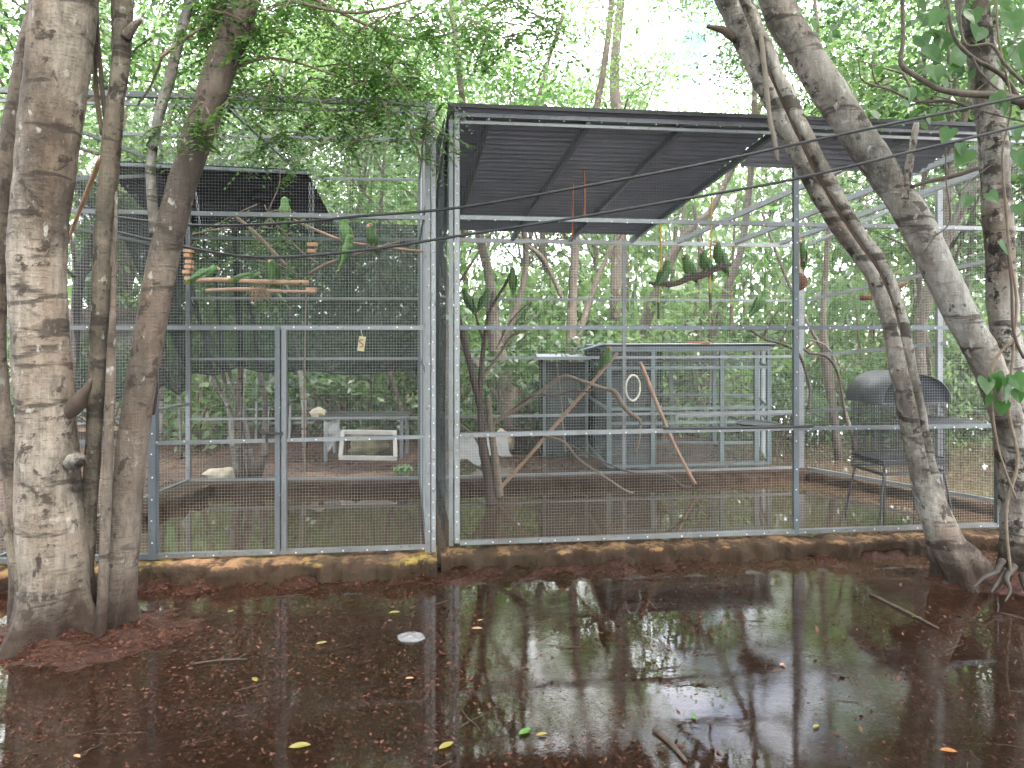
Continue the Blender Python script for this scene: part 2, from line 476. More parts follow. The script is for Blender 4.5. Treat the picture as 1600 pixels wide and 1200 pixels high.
def m_water():
    m, nt = new_mat('muddy_flood_water')
    v = coords(nt, (1, 1.6, 1), 'World')
    n1 = noise(nt, v, 5.5, 3, .5); n2 = noise(nt, v, 38, 4, .6); msk = noise(nt, coords(nt, kind='World'), .9, 4, .6)
    f = nt.nodes.new('ShaderNodeMath'); f.operation = 'MULTIPLY'
    nt.links.new(n2, f.inputs[0]); nt.links.new(ramp(nt, msk, [(.42, .05), (.62, 1)]), f.inputs[1])
    h = nt.nodes.new('ShaderNodeMath'); h.operation = 'MULTIPLY_ADD'; h.inputs[1].default_value = .8
    nt.links.new(f.outputs[0], h.inputs[0]); nt.links.new(n1, h.inputs[2])
    # the open flood in front is ruffled, the sheltered pools inside the cages lie still
    g = nt.nodes.new('ShaderNodeNewGeometry'); sx = nt.nodes.new('ShaderNodeSeparateXYZ'); nt.links.new(g.outputs['Position'], sx.inputs[0])
    b = nt.nodes.new('ShaderNodeBump'); b.inputs['Distance'].default_value = .006
    nt.links.new(h.outputs[0], b.inputs['Height'])
    s_ = nt.nodes.new('ShaderNodeMapRange'); s_.inputs[1].default_value = 4.6; s_.inputs[2].default_value = 5.4
    s_.inputs[3].default_value = .075; s_.inputs[4].default_value = .03
    nt.links.new(sx.outputs[1], s_.inputs[0]); nt.links.new(s_.outputs[0], b.inputs['Strength'])
    fr = nt.nodes.new('ShaderNodeFresnel'); fr.inputs['IOR'].default_value = 1.6
    nt.links.new(b.outputs['Normal'], fr.inputs['Normal'])
    gl = nt.nodes.new('ShaderNodeBsdfGlossy'); gl.inputs['Roughness'].default_value = .0
    gl.inputs['Color'].default_value = (.98, .98, 1, 1)
    nt.links.new(b.outputs['Normal'], gl.inputs['Normal'])
    tr = nt.nodes.new('ShaderNodeBsdfTransparent'); tr.inputs['Color'].default_value = (.86, .74, .66, 1)
    df = nt.nodes.new('ShaderNodeBsdfDiffuse')
    nt.links.new(ramp(nt, msk, [(.35, (.065, .043, .028)), (.65, (.10, .066, .044))]), df.inputs['Color'])
    s2 = nt.nodes.new('ShaderNodeMapRange'); s2.inputs[1].default_value = 4.6; s2.inputs[2].default_value = 5.4
    s2.inputs[3].default_value = .12; s2.inputs[4].default_value = .72
    nt.links.new(sx.outputs[1], s2.inputs[0])
    m1 = nt.nodes.new('ShaderNodeMixShader'); nt.links.new(s2.outputs[0], m1.inputs[0])
    nt.links.new(tr.outputs[0], m1.inputs[1]); nt.links.new(df.outputs[0], m1.inputs[2])
    m2 = nt.nodes.new('ShaderNodeMixShader')
    nt.links.new(fr.outputs[0], m2.inputs[0]); nt.links.new(m1.outputs[0], m2.inputs[1]); nt.links.new(gl.outputs[0], m2.inputs[2])
    o = nt.nodes.new('ShaderNodeOutputMaterial'); nt.links.new(m2.outputs[0], o.inputs['Surface'])
    return m
M['water'] = m_water()

# ------------------------------------------------------------------ plan of the place
Z0 = .15                                     # foot of the cage frames
def onL(px):                                 # front line of the left aviary
    u = (px - 800) / F; Y = (5.13 + .1 * .583) / (1 - .1 * u); return u * Y, Y
def onR(px):                                 # front line of the right aviary
    u = (px - 800) / F; Y = (5.24 + .11 * .43) / (1 - .11 * u); return u * Y, Y
def onBL(px):
    u = (px - 800) / F; Y = (7.52 + .054 * .978) / (1 - .054 * u); return u * Y, Y
def onBR(px):
    u = (px - 800) / F; Y = (7.55 + .13 * .69) / (1 - .13 * u); return u * Y, Y
FLc = (-3.58, 4.83); FRc = (-.60, 5.128); BRc = (-.978, 7.52); BLc = (-3.395, 7.39)
RFL = (-.43, 5.24); RFR = (4.9, 5.826); RBL = (-.80, 7.535); RBR = (3.31, 8.07); RWR = (5.3, 5.5)

# ------------------------------------------------------------------ ground and water
def gnd_h(x, y):
    q = Vector((x, y, 0))
    n = mnoise.fractal(q * .8, 1.0, 2.0, 4); f = mnoise.fractal(q * 4.5 + Vector((7, 3, 0)), 1.0, 2.0, 4)
    front = 5.13 + .105 * (x + .55)
    back = 7.5 + (.13 if x > -.7 else .054) * (x + .7)
    if y < front:
        f += .7 * mnoise.fractal(q * 17, 1.0, 2.0, 3)
        h = -.030 + .020 * n + .015 * f - .012 * max(0, min(1, (x - .2) / 2))
        h += (.042 + .040 * f) * (max(0, 1 - (front - .15 - y) / .26) if y < front - .15 else 1)
        d = math.hypot((x + 2.55) / 1.15, (y - 4.0) / .75)
        h += (.07 + .03 * f) * math.exp(-d * d * 4.5)
        d = math.hypot((x - 3.5) / .8, (y - 4.88) / .4)
        h += .12 * math.exp(-d * d * 2.0)
    elif y < back + .12 and -3.8 < x < 3.4:
        h = -.13 + .02 * n
    else:
        t = min(1, max(0, (y - back) / 1.5))
        h = .035 + .075 * n + .03 * f
        if x > 2.6: h -= .17 * min(1, (x - 2.6) / .9)
        if -1.2 < x < 1.6 and y < 13: h -= .06 * min(1, (y - back) / .6)
        if y > 16: h += (y - 16) * .02
    return h
def axis(a, b, fine0, fine1, df, dc):
    out = []; x = a
    while x < b:
        out.append(x); x += df if fine0 <= x < fine1 else dc
    return out + [b]
gx = axis(-60, 60, -5, 6.5, .075, 1.2); gy = axis(-14, 90, 1.2, 10, .06, .8)
g = MB()
for y in gy:
    for x in gx: g.v.append((x, y, gnd_h(x, y)))
nx = len(gx)
for j in range(len(gy) - 1):
    for i in range(nx - 1):
        a = j * nx + i; g.f.append((a, a+1, a+nx+1, a+nx))
tag(link('ground', g.mesh('ground', M['ground'], True)), 'wet red brown mud with leaf litter under and around the flood', kind='structure')
wt = MB().quad((-60, -14, 0), (60, -14, 0), (60, 90, 0), (-60, 90, 0))
tag(link('water', wt.mesh('water', M['water'])), 'brown flood water standing in front of and inside the aviaries', kind='structure')

# leaf litter lying on and just under the water
rng = np.random.default_rng(5)
def flakes(name, pts, smin, smax, m, tilt=.25, asp=(.14, .7)):
    n = len(pts); c = np.array(pts)
    s = (smin + (smax - smin) * rng.uniform(0, 1, n)**2.6)[:, None]; a = rng.uniform(0, 2*np.pi, n); r = rng.uniform(asp[0], asp[1], n)[:, None]
    u = np.stack([np.cos(a), np.sin(a), rng.normal(0, tilt, n)], 1); v = np.stack([-np.sin(a), np.cos(a), rng.normal(0, tilt, n)], 1)
    V = np.stack([c - u*s, c + v*s*r - u*s*.1, c + u*s, c - v*s*r + u*s*.15], 1).reshape(-1, 3)
    return quads_mesh(name, V, m)
def quads_mesh(name, V, m):
    n = len(V) // 4
    me = bpy.data.meshes.new(name)
    me.vertices.add(len(V)); me.vertices.foreach_set('co', np.ascontiguousarray(V, dtype=np.float32).ravel())
    me.loops.add(4*n); me.loops.foreach_set('vertex_index', np.arange(4*n, dtype=np.int32))
    me.polygons.add(n); me.polygons.foreach_set('loop_start', np.arange(0, 4*n, 4, dtype=np.int32))
    me.update(calc_edges=True)
    me.materials.append(m)
    return me
random.seed(3)
lp = []
while len(lp) < 105000:
    x = random.uniform(-4.6, 5.2); y = random.uniform(1.9, 5.3 + .1*x)
    if abs(x) > y*.8 + .3: continue
    n = mnoise.fractal(Vector((x*1.1 + 4, y*1.7, 1.7)), 1.0, 2.0, 4) + mnoise.noise(Vector((x*5, y*7, 3)))*.35
    dens = .28 + n*.9 + (.4 if x < -.2 else -.12) + max(0, (3.2 - y)*.22)
    if random.random() < dens:
        lp.append((x, y, max(random.gauss(-.0035, .0032), gnd_h(x, y) + .002)))
for k in range(24000):                                   # drift of litter along the curb and round the left trees
    if k < 17000:
        x = random.uniform(-4.4, 5.2); y = 5.13 + .105*(x + .55) - .16 - abs(random.gauss(0, .16))
    else:
        x = random.gauss(-2.3, .5); y = random.gauss(4.0, .3)
    lp.append((x, y, gnd_h(x, y) + random.uniform(.001, .008)))
tag(link('leaf_litter', flakes('leaf_litter', lp, .003, .016, M['litter'])), 'matted brown leaf litter floating on the flood water', kind='stuff')
tw = MB()
for k in range(110):
    x = random.uniform(-4.2, 4.8); y = random.uniform(2.3, 5.0)
    if abs(x) > y*.8: continue
    an = random.uniform(0, 3.14); ln = random.uniform(.04, .22); z = max(.004, gnd_h(x, y) + .006); q = []
    for j in range(4):
        t = j/3 - .5; q.append(Vector((x + math.cos(an)*ln*t + random.uniform(-.008, .008), y + math.sin(an)*ln*t + random.uniform(-.008, .008), z + random.uniform(-.002, .004))))
    tw.tube(q, random.uniform(.001, .0022), 4)
tag(link('twig_litter', tw.mesh('twig_litter', M['twig_dark'])), 'fine dead twigs scattered over the flood', kind='stuff')
lp = []
for k in range(380):
    x = random.uniform(-4.4, 5.0); y = random.uniform(2.0, 5.2)
    if mnoise.noise(Vector((x*1.3, y*1.6, 9))) > -.15: lp.append((x, y, max(.003, gnd_h(x, y) + .006)))
tag(link('dead_leaves', flakes('dead_leaves', lp, .012, .034, M['litter'], .35, (.25, .5))), 'whole dead brown leaves among the litter on the flood', kind='stuff')
lp = []
while len(lp) < 9000:
    x = random.uniform(-9, 8); y = random.uniform(7.6, 15)
    h = gnd_h(x, y)
    if h > -.03 and abs(x) < y*.8: lp.append((x, y, max(h, 0) + .006))
tag(link('leaf_litter', flakes('woodland_litter', lp, .012, .04, M['litter'])), 'brown leaf litter on the muddy ground behind the aviaries', kind='stuff')

# ------------------------------------------------------------------ concrete curbs
def curb(name, a, b, w, ztop, label, seed, m='concrete_dark', ragged=1.0):
    a, b = Vector((*a, 0)), Vector((*b, 0)); d = (b - a); L = d.length; d.normalize(); nrm = Vector((d.y, -d.x, 0))
    prof = [(-w/2, -.2), (-w/2, ztop*.35), (-w/2 + .012, ztop*.8), (-w/2 + .05, ztop - .005), (0, ztop), (w/2 - .05, ztop - .005), (w/2 - .012, ztop*.8), (w/2, ztop*.35), (w/2, -.2)]
    mb = MB(); n = max(2, int(L / .018))
    for i in range(n + 1):
        p = a + d * (L * i / n)
        for k, (o, z) in enumerate(prof):
            q = p + nrm * (-o)
            am = .11 if k in (1, 2, 6, 7) else (.03 if 2 < k < 6 else .05)
            am *= ragged
            e = mnoise.fractal(Vector((q.x*7, q.y*7, z*9 + seed)), 1.0, 2.0, 4)
            mb.v.append((q.x - nrm.x*math.copysign(1, o)*e*am, q.y - nrm.y*math.copysign(1, o)*e*am, z + (e*am*.6 if z > 0 else 0)))
    np_ = len(prof)
    for i in range(n):
        for k in range(np_ - 1):
            mb.f.append((i*np_+k, i*np_+k+1, (i+1)*np_+k+1, (i+1)*np_+k))
    return single(name, mb, M[m], label, 'curb', None, True)
def off(p, dx, dy): return (p[0] + dx, p[1] + dy)
curb('concrete_curb', off(FLc, -1.2, -.17), off(FRc, .06, -.05), .30, .12, 'rough mossy orange concrete curb along the front of the left aviary', 1, 'concrete')
curb('concrete_curb', (-.52, 5.16), off(RFR, 1.5, .10), .26, .115, 'rough dark concrete curb along the front of the right aviary', 2)
curb('concrete_curb', off(BLc, -.3, .13), off(BRc, .1, .16), .32, .10, 'earthy concrete curb under the back wall of the left aviary', 3, 'concrete_dark', .5)
curb('concrete_curb', off(BRc, .12, .13), off(RBR, .12, .12), .22, .10, 'low brown concrete curb under the back wall of the right aviary', 4, 'concrete_dark', .35)
curb('concrete_curb', off(FLc, -.05, .15), off(BLc, -.05, .0), .5, .10, 'broad earthy curb under the left end of the left aviary', 5)
curb('concrete_curb', off(RBR, .16, .04), (5.8, 5.05), .22, .10, 'low concrete curb under the slanting right wall of the aviary', 6, 'concrete_dark', .35)

# ------------------------------------------------------------------ aviaries
def lerp(a, b, t): return a + (b - a) * t
def mesh_panel(root, bl, br, tr, tl, s=.0215, r=.00034, m='wire', name='wire_mesh', ins=.012):
    bl, br, tr, tl = (Vector(p) for p in (bl, br, tr, tl))
    mb = MB()
    nv = max(1, int((br - bl).length / s)); nh = max(1, int(max((tl - bl).length, (tr - br).length) / s))
    for i in range(1, nv): mb.wire(bl.lerp(br, i/nv), tl.lerp(tr, i/nv), r)
    for j in range(1, nh): mb.wire(bl.lerp(tl, j/nh), br.lerp(tr, j/nh), r)
    return part(name, mb, M[m], root, kind='stuff')
def v3(p, z): return Vector((p[0], p[1], z))
def along(a, b, t): return (a[0] + (b[0]-a[0])*t, a[1] + (b[1]-a[1])*t)
screws = None
def screw_row(mb, p, q, n, face=(0, -1, 0), r=.006):
    p, q = Vector(p), Vector(q); fv = Vector(face)
    for i in range(n):
        t = (i + .5 + random.uniform(-.25, .25)) / n
        c = p.lerp(q, t) + Vector((random.uniform(-.004, .004), 0, random.uniform(-.004, .004)))
        mb.ball(c + fv * .002, r, 6, 4, (1, .6, 1))

ZT = 3.38
ZF = [Z0, Z0 + .8, Z0 + 1.6, Z0 + 2.4, ZT]
ZB = [Z0, .79, 1.42, 2.06, 2.69, 3.33]
# ---- left aviary
L = thing('aviary', (-2.1, 6.2, 0), 'large left walk-in aviary of grey steel with black shade cloth at the back', 'aviary')
xa, xb, xc = onL(240), onL(438), FRc
def post(root, p, z0, z1, w=.042, m='steel', d=None): return part('post', MB().beam(v3(p, z0), v3(p, z1), w, d or w, (0, 1, 0)), M[m], root)
def rail(root, a, za, b, zb, w=.032, m='steel', d=None): w *= .86; return part('rail', MB().beam(v3(a, za), v3(b, zb), w, d or w), M[m], root)
post(L, FLc, Z0, ZT, .045); post(L, (xa[0], xa[1]), Z0 - .02, 1.75, .052, 'steel_dark')
post(L, (xb[0]-.012, xb[1]-.012), Z0, 1.76, .034, 'steel_dark'); post(L, (xb[0]+.03, xb[1]), Z0, 1.74, .034, 'steel')
post(L, (FRc[0]-.012, FRc[1]), Z0 - .03, ZT + .02, .040, 'steel'); post(L, (FRc[0]+.030, FRc[1]-.004), Z0 - .03, ZT - .01, .030, 'steel_pale')
post(L, BRc, Z0, 3.35, .05, 'steel_dark'); post(L, BLc, Z0, 3.35, .045, 'steel')
post(L, along(FRc, BRc, .5), Z0, 3.34, .03, 'steel_dark')
fl = off(FLc, -.9, -.09)
sc_mb = MB()
for k, z in enumerate(ZF):
    if k == 4:
        rail(L, fl, z, FRc, z, .045, 'steel'); rail(L, fl, z - .075, off(FRc, -.03, 0), z - .06, .022, 'steel_pale')
    elif k == 0:
        rail(L, fl, z, xa, z, .04, 'steel_dark'); rail(L, off(xa, .02, 0), z, off(FRc, -.03, 0), z + .005, .035, 'steel')
    elif k == 1:
        rail(L, fl, z, off(xa, -.02, 0), z, .034, 'steel_dark'); rail(L, off(xa, .027, .003), z - .01, off(FRc, -.035, 0), z + .005, .03, 'steel')
    else:
        rail(L, fl, z + .015*(k == 3), off(FRc, -.035, 0), z, .036, 'steel')
    screw_row(sc_mb, v3(off(fl, 0, -.021), z), v3(off(FRc, 0, -.021), z), 22)
for k, z in enumerate(ZB): rail(L, BLc, z, off(BRc, -.025, 0), z, .03, 'steel' if k != 4 else 'steel_dark')
for z in (Z0, .95, 1.75, 2.55, 3.35): rail(L, off(FLc, 0, .03), z, off(BLc, 0, -.03), z, .032, 'steel')
for z in (Z0, 1.42, 2.69, 3.35): rail(L, off(FRc, -.02, .03), z, off(BRc, .0, -.03), z, .028, 'steel_dark')
rail(L, along(FLc, BLc, .45), 3.40, along(FRc, BRc, .45), 3.40, .03); rail(L, along(FLc, FRc, .5), ZT, along(BLc, BRc, .5), 3.34, .026)
part('brace', MB().beam(v3(FLc, 2.75), v3(along(FLc, BLc, .9), 3.3), .03), M['steel'], L)
for p, z0, z1, n in ((xa, Z0, 1.7, 10), (xb, Z0, 1.7, 10), ((FRc[0]+.03, FRc[1]-.004), Z0, ZT, 34), (FRc, Z0, ZT, 18)):
    screw_row(sc_mb, v3(off(p, 0, -.024), z0), v3(off(p, 0, -.024), z1), n)
part('screws', sc_mb, M['screw'], L, kind='stuff')
o_ = .004
for k in range(4): mesh_panel(L, v3(off(fl, 0, o_), ZF[k]), v3(off(FRc, 0, o_), ZF[k]), v3(off(FRc, 0, o_), ZF[k+1]), v3(off(fl, 0, o_), ZF[k+1]))
mesh_panel(L, v3(BLc, Z0), v3(BRc, Z0), v3(BRc, 3.33), v3(BLc, 3.33), .028, .0003)
mesh_panel(L, v3(FLc, Z0), v3(BLc, Z0), v3(BLc, 3.35), v3(FLc, 3.35), .03, .0003)
mesh_panel(L, v3(off(FRc, -.02, 0), Z0), v3(BRc, Z0), v3(BRc, 3.35), v3(off(FRc, -.02, 0), 3.35), .03, .0003)
mesh_panel(L, v3(FLc, 3.385), v3(FRc, 3.385), v3(BRc, 3.36), v3(BLc, 3.36), .03, .0003)
# gate hardware on the middle post
gt = P(430, 680, onL(430)[1] - .03)
part('latch', MB().beam(gt + Vector((-.10, 0, .02)), gt + Vector((.05, 0, .01)), .018).beam(gt + Vector((-.06, 0, .0)), gt + Vector((-.06, 0, -.05)), .014), M['black_metal'], L)
def cloth(root, top, bot, nu, nv, amp, m, seed, hem=0.0, sag=0.0, name='shade_cloth'):
    """hanging cloth between two polylines of equal length, rippled across its face"""
    mb = MB()
    def at(pl, t):
        s = t * (len(pl) - 1); i = min(int(s), len(pl) - 2); return Vector(pl[i]).lerp(Vector(pl[i+1]), s - i)
    for j in range(nv + 1):
        for i in range(nu + 1):
            u, vv = i/nu, j/nv
            p = at(top, u).lerp(at(bot, u), vv)
            e = mnoise.fractal(Vector((u*9 + seed, vv*3, seed)), 1, 2, 3)
            p.y += amp * e * (.3 + vv); p.x += amp * .5 * mnoise.noise(Vector((u*7, vv*4, seed + 9)))
            p.z -= sag * math.sin(u*math.pi*3.2 + seed)**2 * vv
            mb.v.append(tuple(p))
    for j in range(nv):
        for i in range(nu):
            a = j*(nu+1)+i; mb.f.append((a, a+1, a+nu+2, a+nu+1))
    c = part(name, mb, M[m], root, True)
    if hem:
        hb = MB(); hb.tube([Vector(mb.v[nv*(nu+1)+i]) for i in range(nu+1)], hem, 5)
        h = link('hem', hb.mesh('hem', M['cloth_dense']), c)
    return c
bt = lambda px, py, dy=.05: P(px, py, onBL(px)[1] + dy)
cloth(L, [bt(170, 330), bt(350, 338), bt(500, 345), bt(660, 352)], [bt(294, 582), bt(375, 573), bt(480, 577), bt(657, 577)], 48, 14, .05, 'cloth_back', 3, .012, .05)
cloth(L, [v3(off(along(FLc, BLc, .35), -.05, 0), 3.0), v3(off(BLc, -.05, 0), 2.95)], [v3(off(along(FLc, BLc, .35), -.05, 0), 1.25), v3(off(BLc, -.05, .04), 1.16)], 26, 12, .06, 'cloth', 8, .012, .10)
# the dark sloping shade roof over its back half
def corr(root, A, B, C, D, pitch, amp, m, name='roof_sheet'):
    """corrugated sheet: A,B near edge, D,C far edge; ridges parallel to the near edge"""
    A, B, C, D = (Vector(p) for p in (A, B, C, D))
    n = int((D - A).length / pitch * 8); mb = MB()
    nrm = (B - A).cross(D - A).normalized()
    if nrm.z < 0: nrm = -nrm
    for t in (0, .006):
        for i in range(n + 1):
            s = i / n; z = nrm * (amp * math.sin(i / 8 * 2 * math.pi) + t)
            for j in range(5):
                mb.v.append(tuple(A.lerp(D, s).lerp(B.lerp(C, s), j/4) + z))
    k = (n + 1) * 5
    for i in range(n):
        for j in range(4):
            a = i*5+j
            mb.f.append((a, a+1, a+6, a+5)); mb.f.append((k+a+5, k+a+6, k+a+1, k+a))
    for i in range(n):
        mb.f.append((i*5+5, i*5, k+i*5, k+i*5+5)); mb.f.append((i*5+4, i*5+9, k+i*5+9, k+i*5+4))
    for j in range(4):
        mb.f.append((j, k+j, k+j+1, j+1)); mb.f.append((n*5+j+1, k+n*5+j+1, k+n*5+j, n*5+j))
    return part(name, mb, M[m], root, True)
corr(L, P(150, 251, 6.6), P(478, 266, 6.68), P(532, 368, 8.05), P(250, 352, 8.0), .076, .008, 'cloth_dense', 'roof_sheet')
part('roof_beam', MB().beam(P(150, 255, 6.58), P(480, 270, 6.66), .03), M['steel_dark'], L)

# ---- right aviary
RA = thing('aviary', (2.0, 6.6, 0), 'large right aviary with dark corrugated lean-to roof, standing over flood water', 'aviary')
ZR = 3.305; ZFR = ZF[:4] + [ZR]
pm = onR(1243); pr2 = onR(1534)
post(RA, (RFL[0]+.022, RFL[1]), Z0, ZR, .036, 'steel_pale'); post(RA, (RFL[0]-.022, RFL[1]-.005), Z0 - .02, ZR - .01, .032, 'steel')
post(RA, pm, Z0 - .02, 3.24, .04, 'steel_dark')
post(RA, onR(1560), Z0, ZR, .045, 'steel_dark')
post(RA, RBL, Z0, 2.69, .045, 'steel_dark'); post(RA, RBR, Z0, 2.70, .06, 'steel')
post(RA, onBR(975), Z0, 2.69, .034, 'steel'); post(RA, (5.1, 5.74), Z0, 3.3, .04)
sc_mb = MB()
for k, z in enumerate(ZFR):
    if k == 4:
        rail(RA, RFL, z + .035, RFR, z + .02, .05, 'steel'); rail(RA, off(RFL, .045, -.006), z - .028, RFR, z - .04, .026, 'steel_pale')
    else:
        rail(RA, off(RFL, .042, 0), z + (.02 if k == 3 else 0), pm if k == 1 else RFR, z + (.012 if k == 1 else 0), .036, 'steel' if k in (0, 1, 3) else 'steel_dark')
        if k == 1: rail(RA, off(pm, .02, 0), z + .008, RFR, z, .034, 'steel_dark')
    screw_row(sc_mb, v3(off(RFL, 0, -.022), z), v3(off(RFR, 0, -.022), z), 30)
for p, z0, z1, n in (((RFL[0]+.022, RFL[1]), Z0, ZR, 30), (pm, Z0, ZR, 16)):
    screw_row(sc_mb, v3(off(p, 0, -.02), z0), v3(off(p, 0, -.02), z1), n)
part('screws', sc_mb, M['screw'], RA, kind='stuff')
for k, z in enumerate(ZB[:5]): rail(RA, RBL, z, off(RBR, -.03, 0), z, .03 if k < 4 else .05, 'steel' if k < 4 else 'steel_pale')
# slanting right wall, seen from inside: rises towards the front
def onW(px):
    u = (px - 800) / F; t = (u*8.07 - 3.31) / (1.23 + 1.6*u); return Vector((3.31 + 1.23*t, 8.07 - 1.6*t, 0))
for (y0, px1, y1) in ((732, 1600, 790), (642, 1480, 634), (556, 1480, 536), (469, 1560, 404), (383, 1600, 240)):
    a = P(1262, y0, 8.07); q = onW(px1); b = P(px1, y1, q.y)
    part('rail', MB().beam(a, b, .034), M['steel_pale' if y0 < 600 else 'steel'], RA)
q = onW(1467); part('post', MB().beam(v3(q, Z0), P(1467, 290, q.y), .05, .05, (0, 1, 0)), M['steel'], RA)
q = onW(1467); mesh_panel(RA, v3(RBR, Z0), v3(onW(1590), .12), P(1590, 240, onW(1590).y), v3(RBR, 2.69), .03, .0003)
o_ = .004
for k in range(4): mesh_panel(RA, v3(off(RFL, 0, o_), ZFR[k]), v3(off(RFR, 0, o_), ZFR[k]), v3(off(RFR, 0, o_), ZFR[k+1]), v3(off(RFL, 0, o_), ZFR[k+1]))
mesh_panel(RA, v3(RBL, Z0), v3(RBR, Z0), v3(RBR, 2.69), v3(RBL, 2.69), .028, .0003)
mesh_panel(RA, v3(RFL, Z0), v3(RBL, Z0), v3(RBL, 2.69), v3(RFL, ZR), .03, .0003)
# roof: purlins, corrugated sheets, roof wire
pur = [((-.18, 5.27), (-.63, 7.56)), ((.58, 5.35), (0, 7.64)), ((1.31, 5.43), (.63, 7.73)), ((2.08, 5.516), (1.32, 7.82)), ((3.25, 5.645), (1.85, 7.88)), ((4.0, 5.73), (2.52, 7.97)), ((4.6, 5.79), (3.05, 8.04))]
for a, b in pur:
    part('purlin', MB().beam(v3(a, ZR - .01), v3(b, 2.71), .035, .05), M['steel_dark' if a[0] < 2.2 else 'steel'], RA)
e = .0
A = v3((-.47, 5.16), ZR + .068 + e); B = v3((2.12, 5.44), ZR + .068 + e); C = v3((1.38, 7.72), 2.765 + e); D = v3((-.86, 7.42), 2.785 + e)
corr(RA, A, B, C, D, .076, .011, 'sheet')
A = v3((2.13, 5.44), ZR + .068 + e); B = v3((3.78, 5.62), ZR + .055 + e); C = v3((3.6, 6.25), 3.125 + e); D = v3((1.95, 6.06), 3.14 + e)
corr(RA, A, B, C, D, .076, .011, 'sheet')
part('fascia', MB().beam(v3((-.47, 5.14), ZR + .072), v3((3.78, 5.605), ZR + .059), .012, .03), M['black_metal'], RA)
mesh_panel(RA, v3((2.1, 5.56), 3.24), v3(RFR, 3.24), v3(RBR, 2.70), v3((1.34, 7.8), 2.70), .028, .0003)
# cloth down the left side
cloth(RA, [v3((-.475, 5.21), 3.34), v3((-.83, 7.5), 2.75)], [v3((-.50, 5.22), .16), v3((-.85, 7.5), .16)], 14, 24, .03, 'cloth_grey', 5, 0, 0)
cloth(RA, [v3((-.48, 5.20), 3.35), v3((-.60, 5.6), 3.25)], [v3((-.565, 5.20), 2.85), v3((-.66, 5.6), 2.5)], 8, 10, .02, 'cloth_dense', 6)

# ---- small low cage behind
S = thing('small_cage', (2.1, 9.2, 0), 'low teal grey wire cage with flat roof behind the right aviary', 'cage')
s_fl, s_fr, s_br, s_bl = (1.13, 8.20), (3.07, 8.42), (3.45, 9.9), (1.05, 10.0)
zs0, zs1 = .13, 1.5
for p in (s_fl, along(s_fl, s_fr, .27), along(s_fl, s_fr, .70), along(s_fl, s_fr, .92), s_fr, s_br, along(s_fr, s_br, .5), s_bl, along(s_bl, s_br, .25), along(s_bl, s_br, .5), along(s_bl, s_br, .75)):
    post(S, p, zs0, zs1, .05, 'steel_teal')
for z in (zs0, .63, .8, 1.28, zs1):
    rail(S, s_fl, z, s_fr, z, .04 if z < 1.4 else .07, 'steel_teal')
    rail(S, s_fr, z, s_br, z, .04, 'steel_teal')
    if z != .63: rail(S, s_bl, z, s_br, z, .04, 'steel_teal'); rail(S, s_fl, z, s_bl, z, .04, 'steel_teal')
A = v3(off(s_fl, -.08, -.1), 1.555); B = v3(off(s_fr, .06, -.1), 1.555); C = v3(off(s_br, .06, .1), 1.42); D = v3(off(s_bl, -.1, .1), 1.42)
corr(S, A, B, C, D, .076, .009, 'sheet')
for a, b in ((s_fl, s_fr), (s_fr, s_br)):
    mesh_panel(S, v3(a, zs0), v3(b, zs0), v3(b, zs1), v3(a, zs1), .03, .0005)
cloth(S, [v3(s_fl, 1.5), v3(s_bl, 1.5)], [v3(s_fl, .14), v3(s_bl, .14)], 8, 8, .02, 'cloth_grey', 12)
cloth(S, [v3(s_bl, 1.5), v3(along(s_bl, s_br, .45), 1.5)], [v3(s_bl, .14), v3(along(s_bl, s_br, .45), .14)], 8, 8, .02, 'cloth_grey', 13)
cloth(S, [v3(off(s_fl, 0, .03), 1.48), v3(off(along(s_fl, s_fr, .27), 0, .03), 1.48)], [v3(off(s_fl, 0, .03), .14), v3(off(along(s_fl, s_fr, .27), 0, .03), .14)], 6, 8, .01, 'cloth_grey', 14)
bx = thing('nest_shed', (.55, 9.4, 0), 'dark grey panelled shed beside the low teal cage', 'shed')
mb = MB()
p0, p1 = P(850, 700, 9.4), P(906, 700, 9.2)
part('wall', MB().beam(v3((p0.x, 9.3), .05), v3((p0.x, 9.3), 1.33), .03).beam(v3((.98, 9.2), .05), v3((.98, 9.2), 1.33), .03), M['steel_teal'], bx)
part('panel', MB().box((p0.x + .02, 9.26, .08), (.96, 9.30, 1.30)), M['cloth_grey'], bx)
part('panel', MB().box((p0.x - .03, 9.34, .08), (p0.x, 10.4, 1.30)), M['cloth_grey'], bx)
part('roof', MB().box((p0.x - .08, 9.15, 1.335), (1.02, 10.5, 1.36)), M['sheet'], bx)

# ------------------------------------------------------------------ foreground trees
def px_pts(lst, Y):
    return [P(a, b, Y + (c if len(t) > 2 else 0)) for t in lst for a, b, c in [(t + (0,))[:3] if len(t) == 2 else t]]
def px_tube(lst, Y, sides=20, step=.035, wob=.06, wscale=5, seed=0, prof=None, k=1.0):
    """lst: (px, py, width in px[, dy])"""
    pts, rad = [], []
    for t in lst:
        y = Y + (t[3] if len(t) > 3 else 0)
        u_ = (t[0] - 800) / F
        pts.append(P(t[0], t[1], y)); rad.append(k * t[2] / 2 / F * y / math.sqrt(1 + u_*u_))   # off-axis stretch of the lens
    mb = MB(); mb.tube(pts, rad, sides, step, wob, wscale, seed, prof)
    return mb
def flare(a, t, c):
    k = max(0, .42 - c.z) / .42
    return 1 + k*k * (.14 + .30*math.sin(3*a + 1.1) + .26*math.sin(7*a + 2.2))

